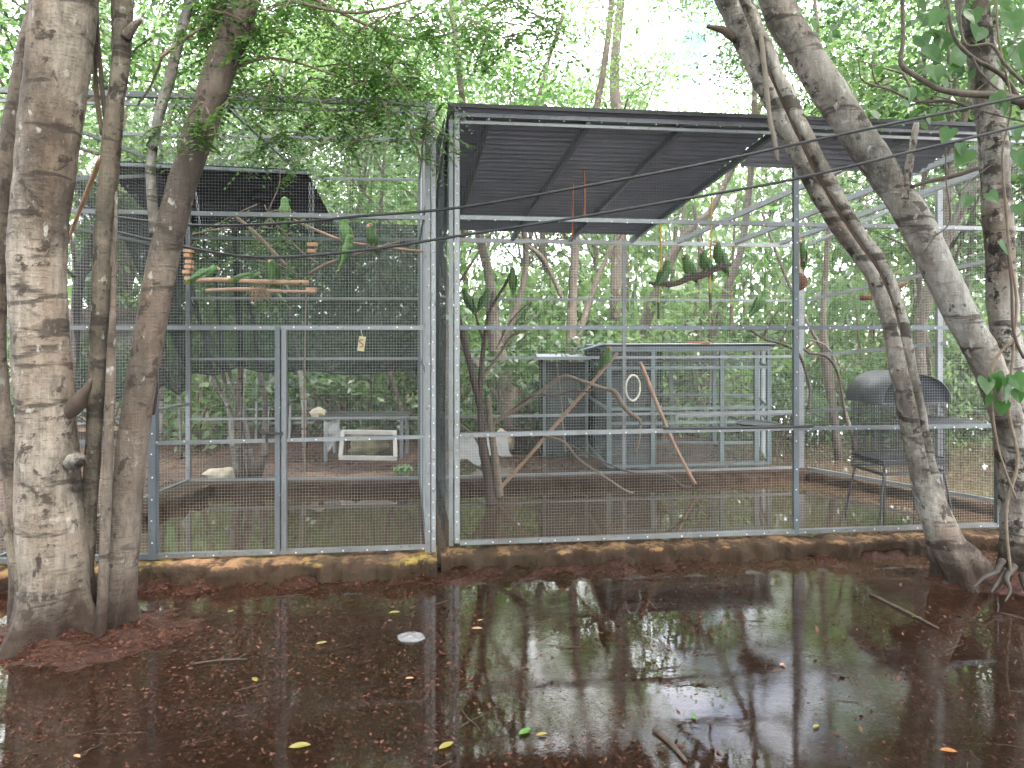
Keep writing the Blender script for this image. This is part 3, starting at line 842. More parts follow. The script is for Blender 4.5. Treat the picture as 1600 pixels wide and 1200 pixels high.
T1 = thing('tree', (-2.62, 4.02, 0), 'broad pale grey tree trunk with dark scars at the left edge', 'tree')
part('trunk', px_tube([(84, 1040, 136), (84, 985, 128), (84, 930, 116), (82, 850, 116), (76, 760, 108), (72, 650, 98), (62, 520, 96), (58, 420, 96), (66, 300, 98), (82, 170, 104), (98, 40, 108), (108, -60, 104), (130, -220, 92), (160, -420, 80)], 4.02, 40, .03, .07, 4.0, 1, flare), M['bark_big'], T1, True)
part('trunk', px_tube([(40, 1000, 60, .05), (34, 900, 44, .06), (22, 760, 34, .1), (10, 690, 40, .1), (-8, 600, 44, .1), (-6, 420, 40, .1), (14, 250, 38, .12), (34, 120, 36, .15), (62, 0, 34, .2), (90, -120, 30, .2), (110, -300, 26, .2)], 4.12, 20, .04, .10, 5, 2), M['bark_lean'], T1, True)
part('branch', px_tube([(4, 800, 14), (18, 860, 16), (34, 930, 18), (40, 980, 20)], 3.9, 10, .05, .05), M['bark_thin'], T1, True)
part('broken_stub', px_tube([(100, 652, 22, -.02), (120, 630, 30, -.04), (136, 606, 14, -.06), (142, 592, 6, -.07)], 4.02, 14, .02, .25, 18, 5), M['twig_dark'], T1, True)
part('knot', px_tube([(112, 722, 30, -.05), (121, 719, 26, -.10), (124, 718, 20, -.115), (123, 718, 10, -.105)], 4.02, 16, .006, .25, 26, 6), M['bark_split'], T1, True)

T2 = thing('tree', (-2.42, 4.1, 0), 'slender mottled double stem rising just right of the broad left trunk', 'tree')
part('trunk', px_tube([(134, 985, 46), (132, 900, 34), (138, 800, 30), (146, 700, 28), (150, 600, 30), (156, 480, 30), (160, 380, 30), (168, 280, 30), (176, 190, 30), (188, 100, 32), (194, 0, 34), (200, -120, 30), (212, -300, 26)], 4.12, 20, .04, .11, 7, 3, None, .95), M['bark_thin'], T2, True)
part('trunk', px_tube([(168, 520, 12, .02), (172, 420, 13), (176, 320, 14), (182, 240, 14), (186, 170, 16), (182, 60, 16), (180, -60, 14), (182, -250, 12)], 4.16, 12, .04, .08, 7, 4), M['bark_thin'], T2, True)
part('branch', px_tube([(196, 60, 20), (206, 44, 16), (216, 34, 10), (222, 30, 4)], 4.08, 10, .02, .1, 12), M['bark_thin'], T2, True)
part('branch', px_tube([(166, 200, 8), (158, 120, 8), (152, 40, 7), (150, -40, 7)], 4.2, 8, .04), M['twig_dark'], T2, True)
part('branch', px_tube([(160, 210, 9), (150, 140, 9), (148, 60, 8), (140, -40, 8)], 4.25, 8, .04), M['bark_twig'], T2, True)
part('branch', px_tube([(100, 392, 6, .2), (122, 335, 7, .15), (142, 285, 9, .1), (158, 245, 10, .03)], 4.2, 8, .04), M['stick_tan'], T2, True)

T3 = thing('tree', (-2.38, 3.98, 0), 'thin smooth brown sapling stem between the two left trunks', 'tree')
part('trunk', px_tube([(156, 1000, 22), (160, 940, 18), (164, 840, 17), (168, 740, 17), (172, 620, 16), (174, 540, 14), (178, 460, 9), (180, 380, 7), (182, 300, 5)], 3.95, 12, .04, .05, 5, 7), M['bark_lean'], T3, True)

T4 = thing('tree', (-2.3, 4.15, 0), 'brown leaning tree with lichen patches crossing the left aviary', 'tree')
part('trunk', px_tube([(176, 1000, 76), (180, 955, 60), (190, 880, 54), (198, 790, 52), (206, 700, 50), (220, 600, 50), (238, 500, 50), (256, 400, 50), (282, 300, 48), (310, 210, 50), (340, 120, 50), (372, 30, 50), (398, -50, 48), (440, -200, 44), (480, -380, 38)], 4.15, 28, .03, .08, 6, 9, flare), M['bark_lean'], T4, True)
part('branch', px_tube([(246, 366, 26, .05), (238, 320, 17, .08), (236, 255, 16, .1), (246, 190, 17, .1), (266, 120, 18, .1), (280, 60, 17, .12), (296, 0, 16, .15), (310, -80, 14, .15)], 4.15, 14, .035, .1, 8, 10), M['bark_white2'], T4, True)
part('branch', px_tube([(215, 165, 3, .2), (232, 140, 4, .2), (248, 105, 5, .18), (256, 75, 5, .15)], 4.2, 6, .05), M['bark_twig'], T4, True)
cb = MB()
part('hanging_cloth', px_tube([(243, 548, 5), (242, 580, 11), (240, 620, 13), (238, 648, 8)], 4.55, 10, .03, .2, 10, 3), M['dark_cloth'], L, True)

# pinnate foliage of the leaning tree
def pinnate(V, base, d, up, length, pairs, lf, droop=.25):
    """append leaflet quads along a leaf stalk"""
    d = d.normalized(); side = d.cross(up).normalized()
    for i in range(pairs):
        t = (i + .6) / pairs
        c = base + d * (length * t) + Vector((0, 0, -droop * length * t * t))
        fwd = (d + Vector((0, 0, -2 * droop * t))).normalized()
        ll = lf * random.uniform(.8, 1.15) * (1 - .25 * abs(t - .5))
        for sg in (-1, 1):
            a = (side * sg + fwd * .45 + Vector((0, 0, random.uniform(-.35, .15)))).normalized()
            b = a.cross(up + Vector((random.uniform(-.3, .3), random.uniform(-.3, .3), 0))).normalized()
            tip = c + a * ll; mid = c + a * ll * .5
            V += [c, mid + b * ll * .27, tip, mid - b * ll * .27]
random.seed(11)
def spray(V, T, start, end, Y0, Y1, n_leaf, lf, spread=.14):
    """a twig from photo pixel start to end carrying compound leaves"""
    a, b = P(*start, Y0), P(*end, Y1)
    mid = a.lerp(b, .5) + Vector((0, 0, random.uniform(.02, .12)))
    T.tube([a, mid, b], [.006, .004, .0015], 5, .08)
    for i in range(n_leaf):
        t = (i + random.random()) / n_leaf
        p = a.lerp(mid, t*2) if t < .5 else mid.lerp(b, t*2 - 1)
        d = (b - a).normalized() * random.uniform(.2, 1) + Vector((random.uniform(-1, 1), random.uniform(-1, 1), random.uniform(-.7, .25)))
        up = Vector((random.uniform(-.4, .4), random.uniform(-.5, .2), 1)).normalized()
        pinnate(V, p, d, up, random.uniform(.13, .24), random.randint(5, 8), lf * random.uniform(.8, 1.2))
V = []; TW = MB()
limbs = [((392, -20), (560, 20), (720, -30), 4.2), ((330, 130), (420, 90), (560, 130), 4.15), ((250, 90), (330, 40), (430, 60), 4.1), ((420, -40), (640, 60), (800, 10), 4.6)]
for a, b, c, Y in limbs: TW.tube([P(*a, Y), P(*b, Y + .1), P(*c, Y + .2)], [.014, .01, .004], 6, .08, .05)
areas = [((370, 640), (120, 245), 38, (4.2, 4.9)), ((230, 420), (-10, 90), 28, (4.0, 4.5)), ((400, 860), (-40, 85), 66, (4.0, 5.4)), ((250, 390), (150, 240), 9, (3.9, 4.4)), ((560, 680), (60, 250), 12, (4.6, 5.0)), ((420, 700), (80, 150), 16, (4.4, 5.3)), ((370, 470), (330, 370), 4, (5.9, 6.1)), ((400, 470), (370, 440), 4, (5.9, 6.1))]
for xr, yr, n, Yr in areas:
    for i in range(n):
        x, y = random.uniform(*xr), random.uniform(*yr); Y = random.uniform(*Yr)
        dx, dy = random.uniform(-110, 110), random.uniform(5, 70)
        spray(V, TW, (x, y - 20), (x + dx, y + dy - 20), Y, Y + random.uniform(-.3, .3), random.randint(6, 10), .042)
part('limbs', TW, M['bark_twig'], T4, False, 'stuff')
cr_o = part('crown', quads_mesh('crown', np.array([tuple(q) for q in V]), M['leaf_near']), None, T4, kind='stuff')

# ---- right-hand group
T5 = thing('tree', (3.2, 4.86, 0), 'pale leaning trunk split open lengthwise by a dark rotten groove', 'tree')
def groove(a, t, c):
    k = 1.0
    if c.z > .55:
        da = (a - (-1.6 + .3*math.sin(c.z*1.7)) + math.pi) % (2*math.pi) - math.pi
        k -= .52 * math.exp(-(da / .24)**2) * min(1, (c.z - .55) / .3)
    return k * flare(a, t, c)
TA = [(1520, 960, 110), (1500, 890, 92), (1478, 850, 78), (1456, 790, 66), (1440, 720, 58), (1424, 640, 56), (1408, 560, 54), (1394, 490, 54), (1370, 425, 54), (1330, 365, 56), (1292, 305, 60), (1254, 232, 60), (1214, 150, 64), (1176, 70, 66), (1146, 0, 66), (1110, -90, 62), (1060, -240, 54), (1000, -420, 48)]
part('trunk', px_tube(TA, 4.86, 48, .028, .11, 6.5, 12, groove, .80), M['bark_split'], T5, True)
part('heartwood', px_tube([(t[0] + 1, t[1], t[2] * .26, -.035) for t in TA[4:14]], 4.86, 12, .04, .3, 14, 13), M['heart'], T5, True)
part('broken_branch', px_tube([(1150, 60, 18), (1132, 48, 13), (1118, 44, 9), (1104, 41, 5)], 4.84, 10, .02, .15, 14), M['twig_dark'], T5, True)
part('branch', px_tube([(1188, 50, 9, -.08), (1196, 120, 8, -.1), (1202, 180, 8, -.1), (1211, 222, 7, -.1), (1215, 252, 5, -.1)], 4.84, 9, .03, .1, 12), M['twig_pale'], T5, True)

T6 = thing('tree', (3.52, 4.9, 0), 'tall right edge tree with black and white spotted bark, forking into a leaning limb', 'tree')
part('trunk', px_tube([(1600, 965, 90), (1598, 900, 66), (1590, 800, 56), (1584, 700, 62), (1576, 620, 66), (1570, 520, 52), (1564, 420, 50), (1558, 320, 50), (1552, 220, 50), (1540, 120, 50), (1520, 20, 52), (1508, -60, 50), (1490, -220, 44), (1480, -420, 38)], 4.9, 32, .03, .11, 6, 14, flare, 1.0), M['bark_white'], T6, True)
part('limb', px_tube([(1588, 700, 50, -.02), (1566, 630, 76, -.05), (1538, 560, 74, -.06), (1500, 490, 74, -.05), (1466, 420, 74, -.04), (1430, 345, 78, -.03), (1396, 292, 72, 0), (1346, 220, 74, 0), (1300, 150, 76, .02), (1258, 85, 76, .03), (1226, 30, 74, .05), (1200, -40, 70, .06), (1150, -200, 60, .1), (1090, -380, 52, .1)], 4.86, 32, .03, .10, 6, 15, None, .74), M['bark_white2'], T6, True)
part('branch', px_tube([(1412, 312, 22), (1416, 280, 16), (1424, 240, 12), (1430, 205, 11), (1432, 192, 8)], 4.78, 10, .02, .15, 14), M['bark_white'], T6, True)
part('branch', px_tube([(1424, 292, 7), (1450, 284, 7), (1490, 275, 8), (1530, 262, 8)], 4.76, 8, .03, .12, 12), M['twig_dark'], T6, True)
part('root', px_tube([(1474, 912, 8, -.10), (1500, 910, 34, -.05), (1540, 905, 46, -.02), (1590, 915, 60, 0)], 4.9, 14, .03, .35, 10, 21), M['root'], T6, True)
for i, d in enumerate(([(1566, 876, 12, -.16), (1556, 893, 10, -.24), (1538, 902, 7, -.34), (1520, 918, 3, -.42)], [(1584, 886, 14, -.18), (1572, 905, 10, -.3), (1578, 922, 6, -.38), (1570, 940, 3, -.46)], [(1570, 890, 9, -.18), (1560, 908, 8, -.3), (1548, 925, 4, -.4)], [(1598, 900, 16, -.2), (1604, 925, 9, -.36)])):
    part('root', px_tube(d, 4.86, 9, .02, .35, 18, 22 + i), M['root'], T6, True)
# tangle of dry branches top right
dry = [[(1620, 165, 26), (1560, 150, 20), (1510, 146, 18), (1470, 140, 14), (1430, 118, 12), (1408, 100, 12), (1411, 60, 9), (1410, 0, 9), (1408, -60, 7)],
       [(1520, 168, 10), (1480, 158, 8), (1430, 158, 6), (1390, 140, 5), (1360, 132, 5), (1345, 122, 4), (1342, 90, 3)],
       [(1390, 140, 5), (1368, 128, 4), (1362, 96, 3), (1366, 80, 3)],
       [(1600, 170, 14), (1568, 120, 12), (1520, 90, 10), (1490, 56, 9), (1480, 0, 9)],
       [(1600, 130, 9), (1570, 100, 8), (1548, 70, 8), (1510, 70, 7), (1500, 30, 6), (1505, -20, 5)],
       [(1520, 90, 6), (1530, 110, 5), (1560, 140, 5), (1590, 150, 5)],
       [(1478, 230, 3), (1478, 280, 3), (1484, 345, 4), (1460, 370, 3), (1446, 392, 3)],
       [(1600, 60, 4), (1540, 130, 3), (1470, 165, 3), (1380, 140, 2)], [(1600, 190, 5), (1540, 175, 4), (1460, 150, 3), (1400, 155, 2)], [(1560, 250, 3), (1520, 280, 2), (1470, 330, 2)]]
for i, d in enumerate(dry):
    part('dry_branch', px_tube(d, 4.55 + .04*(i % 4), 8, .03, .18, 16, 30 + i, None, .78), M['dry_grey'], T6, True)
# broad leaves of the same tree's crown
def broad(V, c, a, n, ln, wd):
    b = n.cross(a).normalized()
    V += [c, c + a*ln*.42 + b*wd + n*.1*ln, c + a*ln, c + a*ln*.42 - b*wd + n*.1*ln]
random.seed(21)
V = []; TW = MB()
for xr, yr, n, Yr in (((1430, 1640), (-30, 130), 300, (4.7, 5.6)), ((1350, 1480), (90, 200), 60, (5.0, 5.6)), ((1540, 1640), (100, 300), 80, (4.9, 5.4)), ((1220, 1420), (-30, 60), 90, (5.2, 6.4)), ((1560, 1640), (480, 640), 20, (5.0, 5.3))):
    for i in range(n):
        p = P(random.uniform(*xr), random.uniform(*yr), random.uniform(*Yr))
        a = Vector((random.uniform(-1, 1), random.uniform(-.8, .4), random.uniform(-1.1, .1))).normalized()
        nn = Vector((random.uniform(-.6, .6), random.uniform(-1, .3), random.uniform(.2, 1))); nn = (nn - a * nn.dot(a)).normalized()
        ln = random.uniform(.07, .13)
        broad(V, p, a, nn, ln, ln * .27)
part('crown', quads_mesh('broad_crown', np.array([tuple(q) for q in V]), M['leaf_near']), None, T6, kind='stuff')

# heart-leaved vine on the right tree
VN = thing('vine', (3.42, 4.72, 0), 'climbing vine with heart-shaped leaves on the right edge tree', 'vine')
part('stem', px_tube([(1580, 900, 5), (1572, 800, 6), (1590, 720, 6), (1576, 640, 6), (1582, 560, 5), (1588, 470, 5), (1578, 400, 5), (1572, 330, 5), (1566, 240, 4), (1580, 160, 4), (1560, 60, 4), (1556, -40, 3)], 4.62, 8, .05, .1), M['bark_twig'], VN, True)
part('stem', px_tube([(1588, 780, 4), (1560, 700, 4), (1548, 610, 5), (1556, 560, 5), (1596, 520, 4)], 4.60, 8, .05, .1), M['bark_twig'], VN, True)
part('stem', px_tube([(1572, 380, 4), (1580, 440, 5), (1584, 520, 6), (1600, 560, 6)], 4.55, 8, .05, .1), M['twig_dark'], VN, True)
def heart_mesh():
    pr = [(0, 0), (.16, .13), (.34, .12), (.46, -.05), (.46, -.28), (.34, -.55), (.17, -.82), (0, -1.05)]
    mb = MB(); n = len(pr)
    for x, y in pr: mb.v.append((0, .0 if y else .0, y - .0) if x == 0 else (x, -.10*x, y))
    for x, y in pr[1:-1]: mb.v.append((-x, -.10*x, y))
    ctr = len(mb.v); mb.v.append((0, .05, -.35)); mb.v.append((0, .05, -.7))
    # right half and left half, folded along the midrib
    Rr = list(range(n)); Ll = [0] + list(range(n, n + n - 2)) + [n - 1]
    mb.f += [(0, ctr, 2, 1), (ctr, 4, 3, 2), (ctr, ctr+1, 5, 4), (ctr+1, 7, 6, 5)]
    mb.f += [(0, Ll[1], Ll[2], ctr), (ctr, Ll[2], Ll[3], Ll[4]), (ctr, Ll[4], Ll[5], ctr+1), (ctr+1, Ll[5], Ll[6], 7)]
    return mb.mesh('leaf', M['leaf_heart'])
hm = heart_mesh()
random.seed(8)
hl = [(1512, 250, 40), (1556, 160, 32), (1570, 170, 30), (1500, 235, 26), (1484, 215, 34), (1545, 312, 26), (1513, 318, 28), (1562, 390, 30), (1540, 605, 34), (1556, 600, 40), (1572, 612, 46), (1584, 600, 36), (1566, 640, 30), (1548, 628, 26), (1590, 620, 30), (1480, 70, 46), (1500, 100, 52), (1450, 90, 40), (1530, 60, 44), (1440, 70, 36), (1580, 40, 50), (1590, 90, 46), (1470, 30, 36), (1560, 10, 44), (1520, 30, 36), (1590, 250, 34), (1588, 330, 24), (1460, 120, 40), (1425, 150, 26), (1550, 110, 40), (1585, 210, 40)]
for x, y, s in hl:
    Y = 4.5 if y > 140 else random.uniform(4.5, 4.9)
    o = link('leaf', hm, VN)
    o.location = P(x, y - s*.4, Y) - VN.location
    k = s * .8 / F * Y
    o.scale = (k, k, k)
    o.rotation_euler = (random.uniform(-.5, .35), random.uniform(-.6, .6), random.uniform(-.7, .7))

# ------------------------------------------------------------------ woodland trees behind
def crown_mesh(name, seed, m, n_cl, per, rx, rz, lf, cz=0.0, flat=.55):
    rg = np.random.default_rng(seed)
    ce = []
    while len(ce) < n_cl:
        p = rg.uniform(-1, 1, 3)
        if .25 < np.dot(p, p) < 1: ce.append(p * [rx, rx, rz] + [0, 0, cz])
    ce = np.array(ce)
    pts = np.repeat(ce, per, 0) + rg.normal(0, 1, (n_cl*per, 3)) * [.42, .42, .22] * (rx / 2.6)
    n = len(pts)
    nrm = rg.normal(0, flat, (n, 3)); nrm[:, 2] += .8
    nrm /= np.linalg.norm(nrm, axis=1)[:, None]
    a = np.cross(nrm, rg.normal(0, 1, (n, 3))); a /= np.linalg.norm(a, axis=1)[:, None]
    b = np.cross(nrm, a)
    s = rg.uniform(lf*.6, lf*1.3, n)[:, None]
    V = np.stack([pts - a*s, pts + b*s*.42 - a*s*.1, pts + a*s, pts - b*s*.42 - a*s*.1], 1).reshape(-1, 3)
    return quads_mesh(name, V, m), ce
def limb_mesh(name, ce, h0, r0, lean, m, seed, low=0.0):
    """trunk from the ground to the crown with limbs running out to some of its clumps"""
    rg = random.Random(seed); mb = MB()
    pts = [Vector((0, 0, -.2))]
    for i in range(1, 7):
        t = i / 6
        pts.append(Vector((lean[0]*t*t + rg.uniform(-.12, .12), lean[1]*t*t + rg.uniform(-.12, .12), h0 * t)))
    mb.tube(pts, [r0*1.35, r0, r0*.9, r0*.82, r0*.72, r0*.6, r0*.42], 10, .3, .10, 3, seed)
    top = pts[-1]
    ce = sorted(ce, key=lambda c: rg.random())[:14]
    for c in ce:
        c = Vector(c); s = pts[rg.choice((3, 4, 5, 6))]
        q = s.lerp(c + Vector((lean[0], lean[1], h0)), .5) + Vector((rg.uniform(-.3, .3), rg.uniform(-.3, .3), rg.uniform(-.1, .5)))
        e = c + Vector((lean[0], lean[1], h0))
        mb.tube([s, q, e], [r0*.4, r0*.24, r0*.06], 6, .4, .08, 3, seed)
    return mb.mesh(name, m, True)
protos = []
specs = [('leaf_far', 32, 150, 2.5, 1.9, .07, 5.2, .075, (.5, .2)), ('leaf_far2', 30, 150, 2.3, 2.1, .065, 6.0, .085, (-.9, .3)), ('leaf_dark', 32, 150, 2.7, 1.8, .075, 4.6, .07, (.8, -.2)),
         ('leaf_far2', 26, 150, 2.0, 1.7, .07, 7.0, .08, (-.3, .4)), ('leaf_far', 38, 150, 3.0, 2.4, .075, 7.4, .11, (1.4, .2))]
for i, (mn, ncl, per, rx, rz, lf, h0, r0, lean) in enumerate(specs):
    cm, ce = crown_mesh('crown', 40 + i, M[mn], ncl, per, rx, rz, lf)
    lm = limb_mesh('trunk', ce, h0, r0, lean, M['bark_far'], 60 + i)
    protos.append((cm, lm, h0, lean))
def plant_tree(i, x, y, rz, s, label, group=None):
    cm, lm, h0, lean = protos[i]
    t = thing('tree', (x, y, gnd_h(x, y) - .02), label, 'tree', group)
    t.rotation_euler = (0, 0, rz); t.scale = (s, s, s)
    link('trunk', lm, t)
    c = link('crown', cm, t); c.location = (lean[0], lean[1], h0); c['kind'] = 'stuff'
    return t
def own_trunk(lst, Y, label, ci, cs, up=1.2, m='bark_far', extra=()):
    """a trunk one can pick out in the picture, with its own line, under a crown of the wood"""
    b = P(lst[0][0], lst[0][1], Y); base = Vector((b.x, Y, 0))
    t = thing('tree', base, label, 'tree', 'trees standing close behind the aviaries')
    part('trunk', px_tube(lst, Y, 14, .06, .10, 4, ci + lst[0][0], None, .66), M[m], t, True)
    for e in extra: part('limb', px_tube(e, Y, 9, .06, .10, 5, ci + e[0][0], None, .6), M[m], t, True)
    tp = P(lst[-1][0], lst[-1][1], Y)
    c = link('crown', protos[ci][0], t); c['kind'] = 'stuff'
    c.location = tp - base + Vector((0, 0, up * .5 - .9)); c.scale = (cs, cs, cs); c.rotation_euler = (0, 0, lst[0][0] % 7)
    return t
own_trunk([(806, 700, 58), (796, 640, 50), (785, 580, 42), (772, 520, 34), (765, 440, 22), (752, 380, 20), (742, 310, 18), (730, 220, 16), (716, 100, 14), (700, -40, 12)], 10.2, 'thick rough trunk leaning left behind the dead perch tree', 0, .8, 1.0, extra=[[(772, 560, 22), (800, 500, 18), (818, 440, 16), (822, 390, 15), (815, 320, 14), (822, 240, 12), (850, 120, 10), (880, 20, 8)], [(790, 640, 22), (750, 575, 18), (720, 540, 14), (690, 500, 12)]])
own_trunk([(896, 712, 34), (894, 640, 32), (892, 560, 28), (894, 480, 22), (898, 400, 20), (906, 300, 18), (930, 180, 17), (950, 60, 15), (960, -60, 12)], 11.0, 'straight dark trunk rising behind the left end of the low cage', 1, .7, 1.0, extra=[[(896, 560, 18), (912, 500, 16), (940, 420, 13), (980, 340, 12), (1010, 240, 10)], [(880, 470, 12), (862, 430, 12), (845, 400, 12), (820, 380, 10), (790, 340, 8)]])
own_trunk([(960, 660, 30), (960, 560, 28), (962, 450, 28), (968, 350, 28), (968, 240, 26), (960, 120, 24), (970, 0, 20), (975, -80, 16)], 13.5, 'stout upright grey trunk seen between the two rope swings', 4, .5, 1.4)
own_trunk([(980, 640, 30), (1000, 540, 28), (1020, 470, 26), (1050, 400, 22), (1085, 350, 20), (1110, 330, 16), (1150, 250, 15), (1190, 160, 14), (1230, 60, 12)], 12.5, 'grey trunk curving up to the right under the rope swing', 1, .55, .8, extra=[[(1010, 500, 16), (1040, 430, 12), (1062, 380, 10), (1070, 300, 8)]])
own_trunk([(1096, 715, 32), (1096, 640, 28), (1102, 580, 26), (1114, 520, 22), (1136, 450, 20), (1158, 390, 18), (1170, 300, 16), (1178, 200, 14), (1180, 80, 12), (1190, -20, 10)], 11.5, 'dark forked trunk standing inside the low cage outline', 0, .55, 1.0, extra=[[(1100, 600, 16), (1090, 545, 14), (1088, 480, 12), (1094, 400, 11), (1084, 320, 10)], [(1098, 575, 10), (1060, 545, 8), (1030, 538, 6), (1005, 540, 4)]])
own_trunk([(1312, 735, 20), (1304, 660, 20), (1296, 600, 26), (1290, 560, 26), (1286, 500, 15), (1290, 420, 14), (1296, 320, 13), (1290, 200, 12), (1280, 80, 10), (1270, -40, 8)], 9.4, 'grey knobbly trunk in the flood right of the corner post', 2, .6, .6, extra=[[(1300, 570, 12), (1270, 520, 10), (1240, 460, 9), (1215, 400, 9), (1190, 330, 8)]])
own_trunk([(1335, 735, 10), (1334, 690, 11), (1322, 650, 11), (1312, 610, 9), (1306, 570, 7), (1290, 540, 6), (1262, 530, 4)], 9.3, 'thin crooked stem beside the knobbly trunk in the flood', 2, .12, .0)
own_trunk([(1446, 680, 24), (1450, 600, 22), (1452, 560, 24), (1444, 520, 20), (1438, 470, 16), (1436, 400, 15), (1442, 300, 14), (1450, 200, 12), (1440, 60, 10)], 10.5, 'grey trunk behind the black domed bird cage', 0, .7, .8)
own_trunk([(1505, 690, 18), (1502, 560, 17), (1508, 480, 16), (1516, 400, 15), (1520, 300, 14), (1500, 180, 12), (1490, 60, 10)], 12.0, 'slim trunk just right of the slanting mesh wall post', 1, .7, .8)
own_trunk([(1596, 700, 16), (1590, 560, 15), (1598, 420, 14), (1600, 300, 13), (1604, 100, 10)], 11.0, 'slim grey trunk behind the right edge spotted tree', 2, .7, .8)
own_trunk([(476, 700, 16), (474, 620, 14), (466, 560, 13), (456, 500, 12), (448, 460, 11), (438, 400, 9), (424, 330, 8), (430, 200, 8), (450, 80, 7)], 9.5, 'pale slender trunk seen through the back cloth of the left aviary', 1, .6, .7, 'bark_white2')
own_trunk([(630, 690, 16), (626, 640, 14), (614, 600, 12), (606, 570, 10), (600, 500, 9), (592, 400, 9), (600, 250, 8), (612, 100, 8)], 10.5, 'small crooked trunk behind the table in the left clearing', 0, .6, .7)
own_trunk([(251, 690, 12), (252, 640, 12), (254, 560, 12), (256, 480, 11), (256, 380, 10), (250, 220, 9), (236, 60, 8)], 9.6, 'pale trunk in front of the green hut', 2, .7, .8, 'bark_white2')
own_trunk([(284, 730, 8), (281, 650, 9), (279, 590, 9), (276, 500, 8), (270, 400, 7), (266, 250, 6)], 9.0, 'thin white stem beside the green hut wall', 3, .45, .5, 'bark_white2')
# clump of thin pale stems right behind the left aviary
CL = thing('tree', (-2.9, 7.75, 0), 'clump of thin pale leaning stems behind the left aviary', 'tree')
for i, d in enumerate(([(374, 752, 12), (364, 700, 9), (358, 640, 8), (334, 590, 7), (322, 540, 7), (312, 500, 7), (298, 440, 6), (285, 380, 5)], [(380, 752, 16), (372, 700, 13), (374, 620, 12), (376, 560, 11), (372, 480, 10), (368, 400, 9), (366, 320, 8)],
                       [(398, 752, 10), (388, 690, 9), (378, 640, 8), (352, 600, 7), (346, 540, 7), (340, 470, 6), (334, 420, 5)], [(400, 755, 14), (412, 710, 12), (414, 670, 10), (414, 620, 8), (404, 570, 8), (396, 500, 7), (384, 460, 7), (378, 420, 6)],
                       [(392, 750, 8), (382, 680, 7), (368, 620, 6), (358, 580, 6), (336, 540, 7), (312, 500, 7), (296, 470, 7), (280, 430, 6)])):
    part('stem', px_tube(d, 7.72 + .03*i, 10, .05, .1, 7, 80 + i), M['bark_white2' if i != 1 else 'bark_thin'], CL, True)
c = link('crown', protos[2][0], CL); c['kind'] = 'stuff'; c.location = (-.5, .6, 3.3); c.scale = (.42, .42, .42)

# scattered woodland
random.seed(17)
G = 'trees of the wood behind the aviaries'
spots = []
tries = 0
while len(spots) < 36 and tries < 4000:
    tries += 1
    y = random.uniform(13.5, 30); x = random.uniform(-.85*y - 1, .85*y + 1)
    if .06 < x/y < .48 and y < 25: continue          # the canopy is broken open behind the right roof
    if all((x-a)**2 + (y-b)**2 > 7.0 for a, b in spots): spots.append((x, y))
for k, (x, y) in enumerate(spots):
    plant_tree(random.randrange(5) if y > 18 else random.choice((0, 1, 2)), x, y, random.uniform(0, 6.28), random.uniform(.8, 1.2) if y > 18 else random.uniform(.7, .92), '%s leafy tree in the %s of the wood behind the aviaries' % ('near' if y < 17 else 'middle-distance' if y < 24 else 'distant', ('far left', 'left', 'centre', 'right', 'far right')[min(4, int((x/y + .85) / 1.7 * 5)) if x/y > -.85 else 0]), G)
for k in range(13):
    y = random.uniform(23, 30); x = (-.72 + 1.44*(k + .5)/13)*y + random.uniform(-.8, .8)
    if .08 < x/y < .38: continue
    plant_tree((1, 4, 0, 3)[k % 4], x, y, random.uniform(0, 6.28), random.uniform(1.45, 1.7), 'tall distant tree with airy crown above the wood, %s' % ('at far left', 'at left', 'at centre', 'at right', 'at far right')[k*5//13], 'tall distant trees')
# a few nearer crowns that hang over the aviaries
for k, (i, x, y, s, lab) in enumerate(((0, -5.4, 8.6, .9, 'leafy tree over the far left corner behind the left aviary'), (0, -.9, 10.2, .85, 'tall tree rising behind the gap between the two aviaries'), (1, 5.2, 9.0, .95, 'leafy tree standing in the flood beyond the slanting mesh wall'), (1, 2.5, 15.2, 1.0, 'pale crowned tree just behind the middle of the right roof'), (1, 1.1, 16.8, 1.05, 'pale crowned tree above the left end of the right roof'), (3, 4.2, 18.5, .95, 'tall thin crowned tree above the right aviary roof'), (3, 2.2, 20.5, 1.0, 'slender tree in the gap above the middle of the right roof'), (2, 6.6, 11.2, 1.0, 'dark leafy tree deeper in the flood on the right'), (0, 8.6, 12.2, .95, 'spreading tree at the far right beyond the flood'), (1, -3.2, 13.2, .85, 'pale leafy tree behind the tall steel frame'), (2, -8.0, 8.0, .9, 'dark leafy tree beyond the hut at far left'))):
    plant_tree(i, x, y, k*1.7, s, lab)
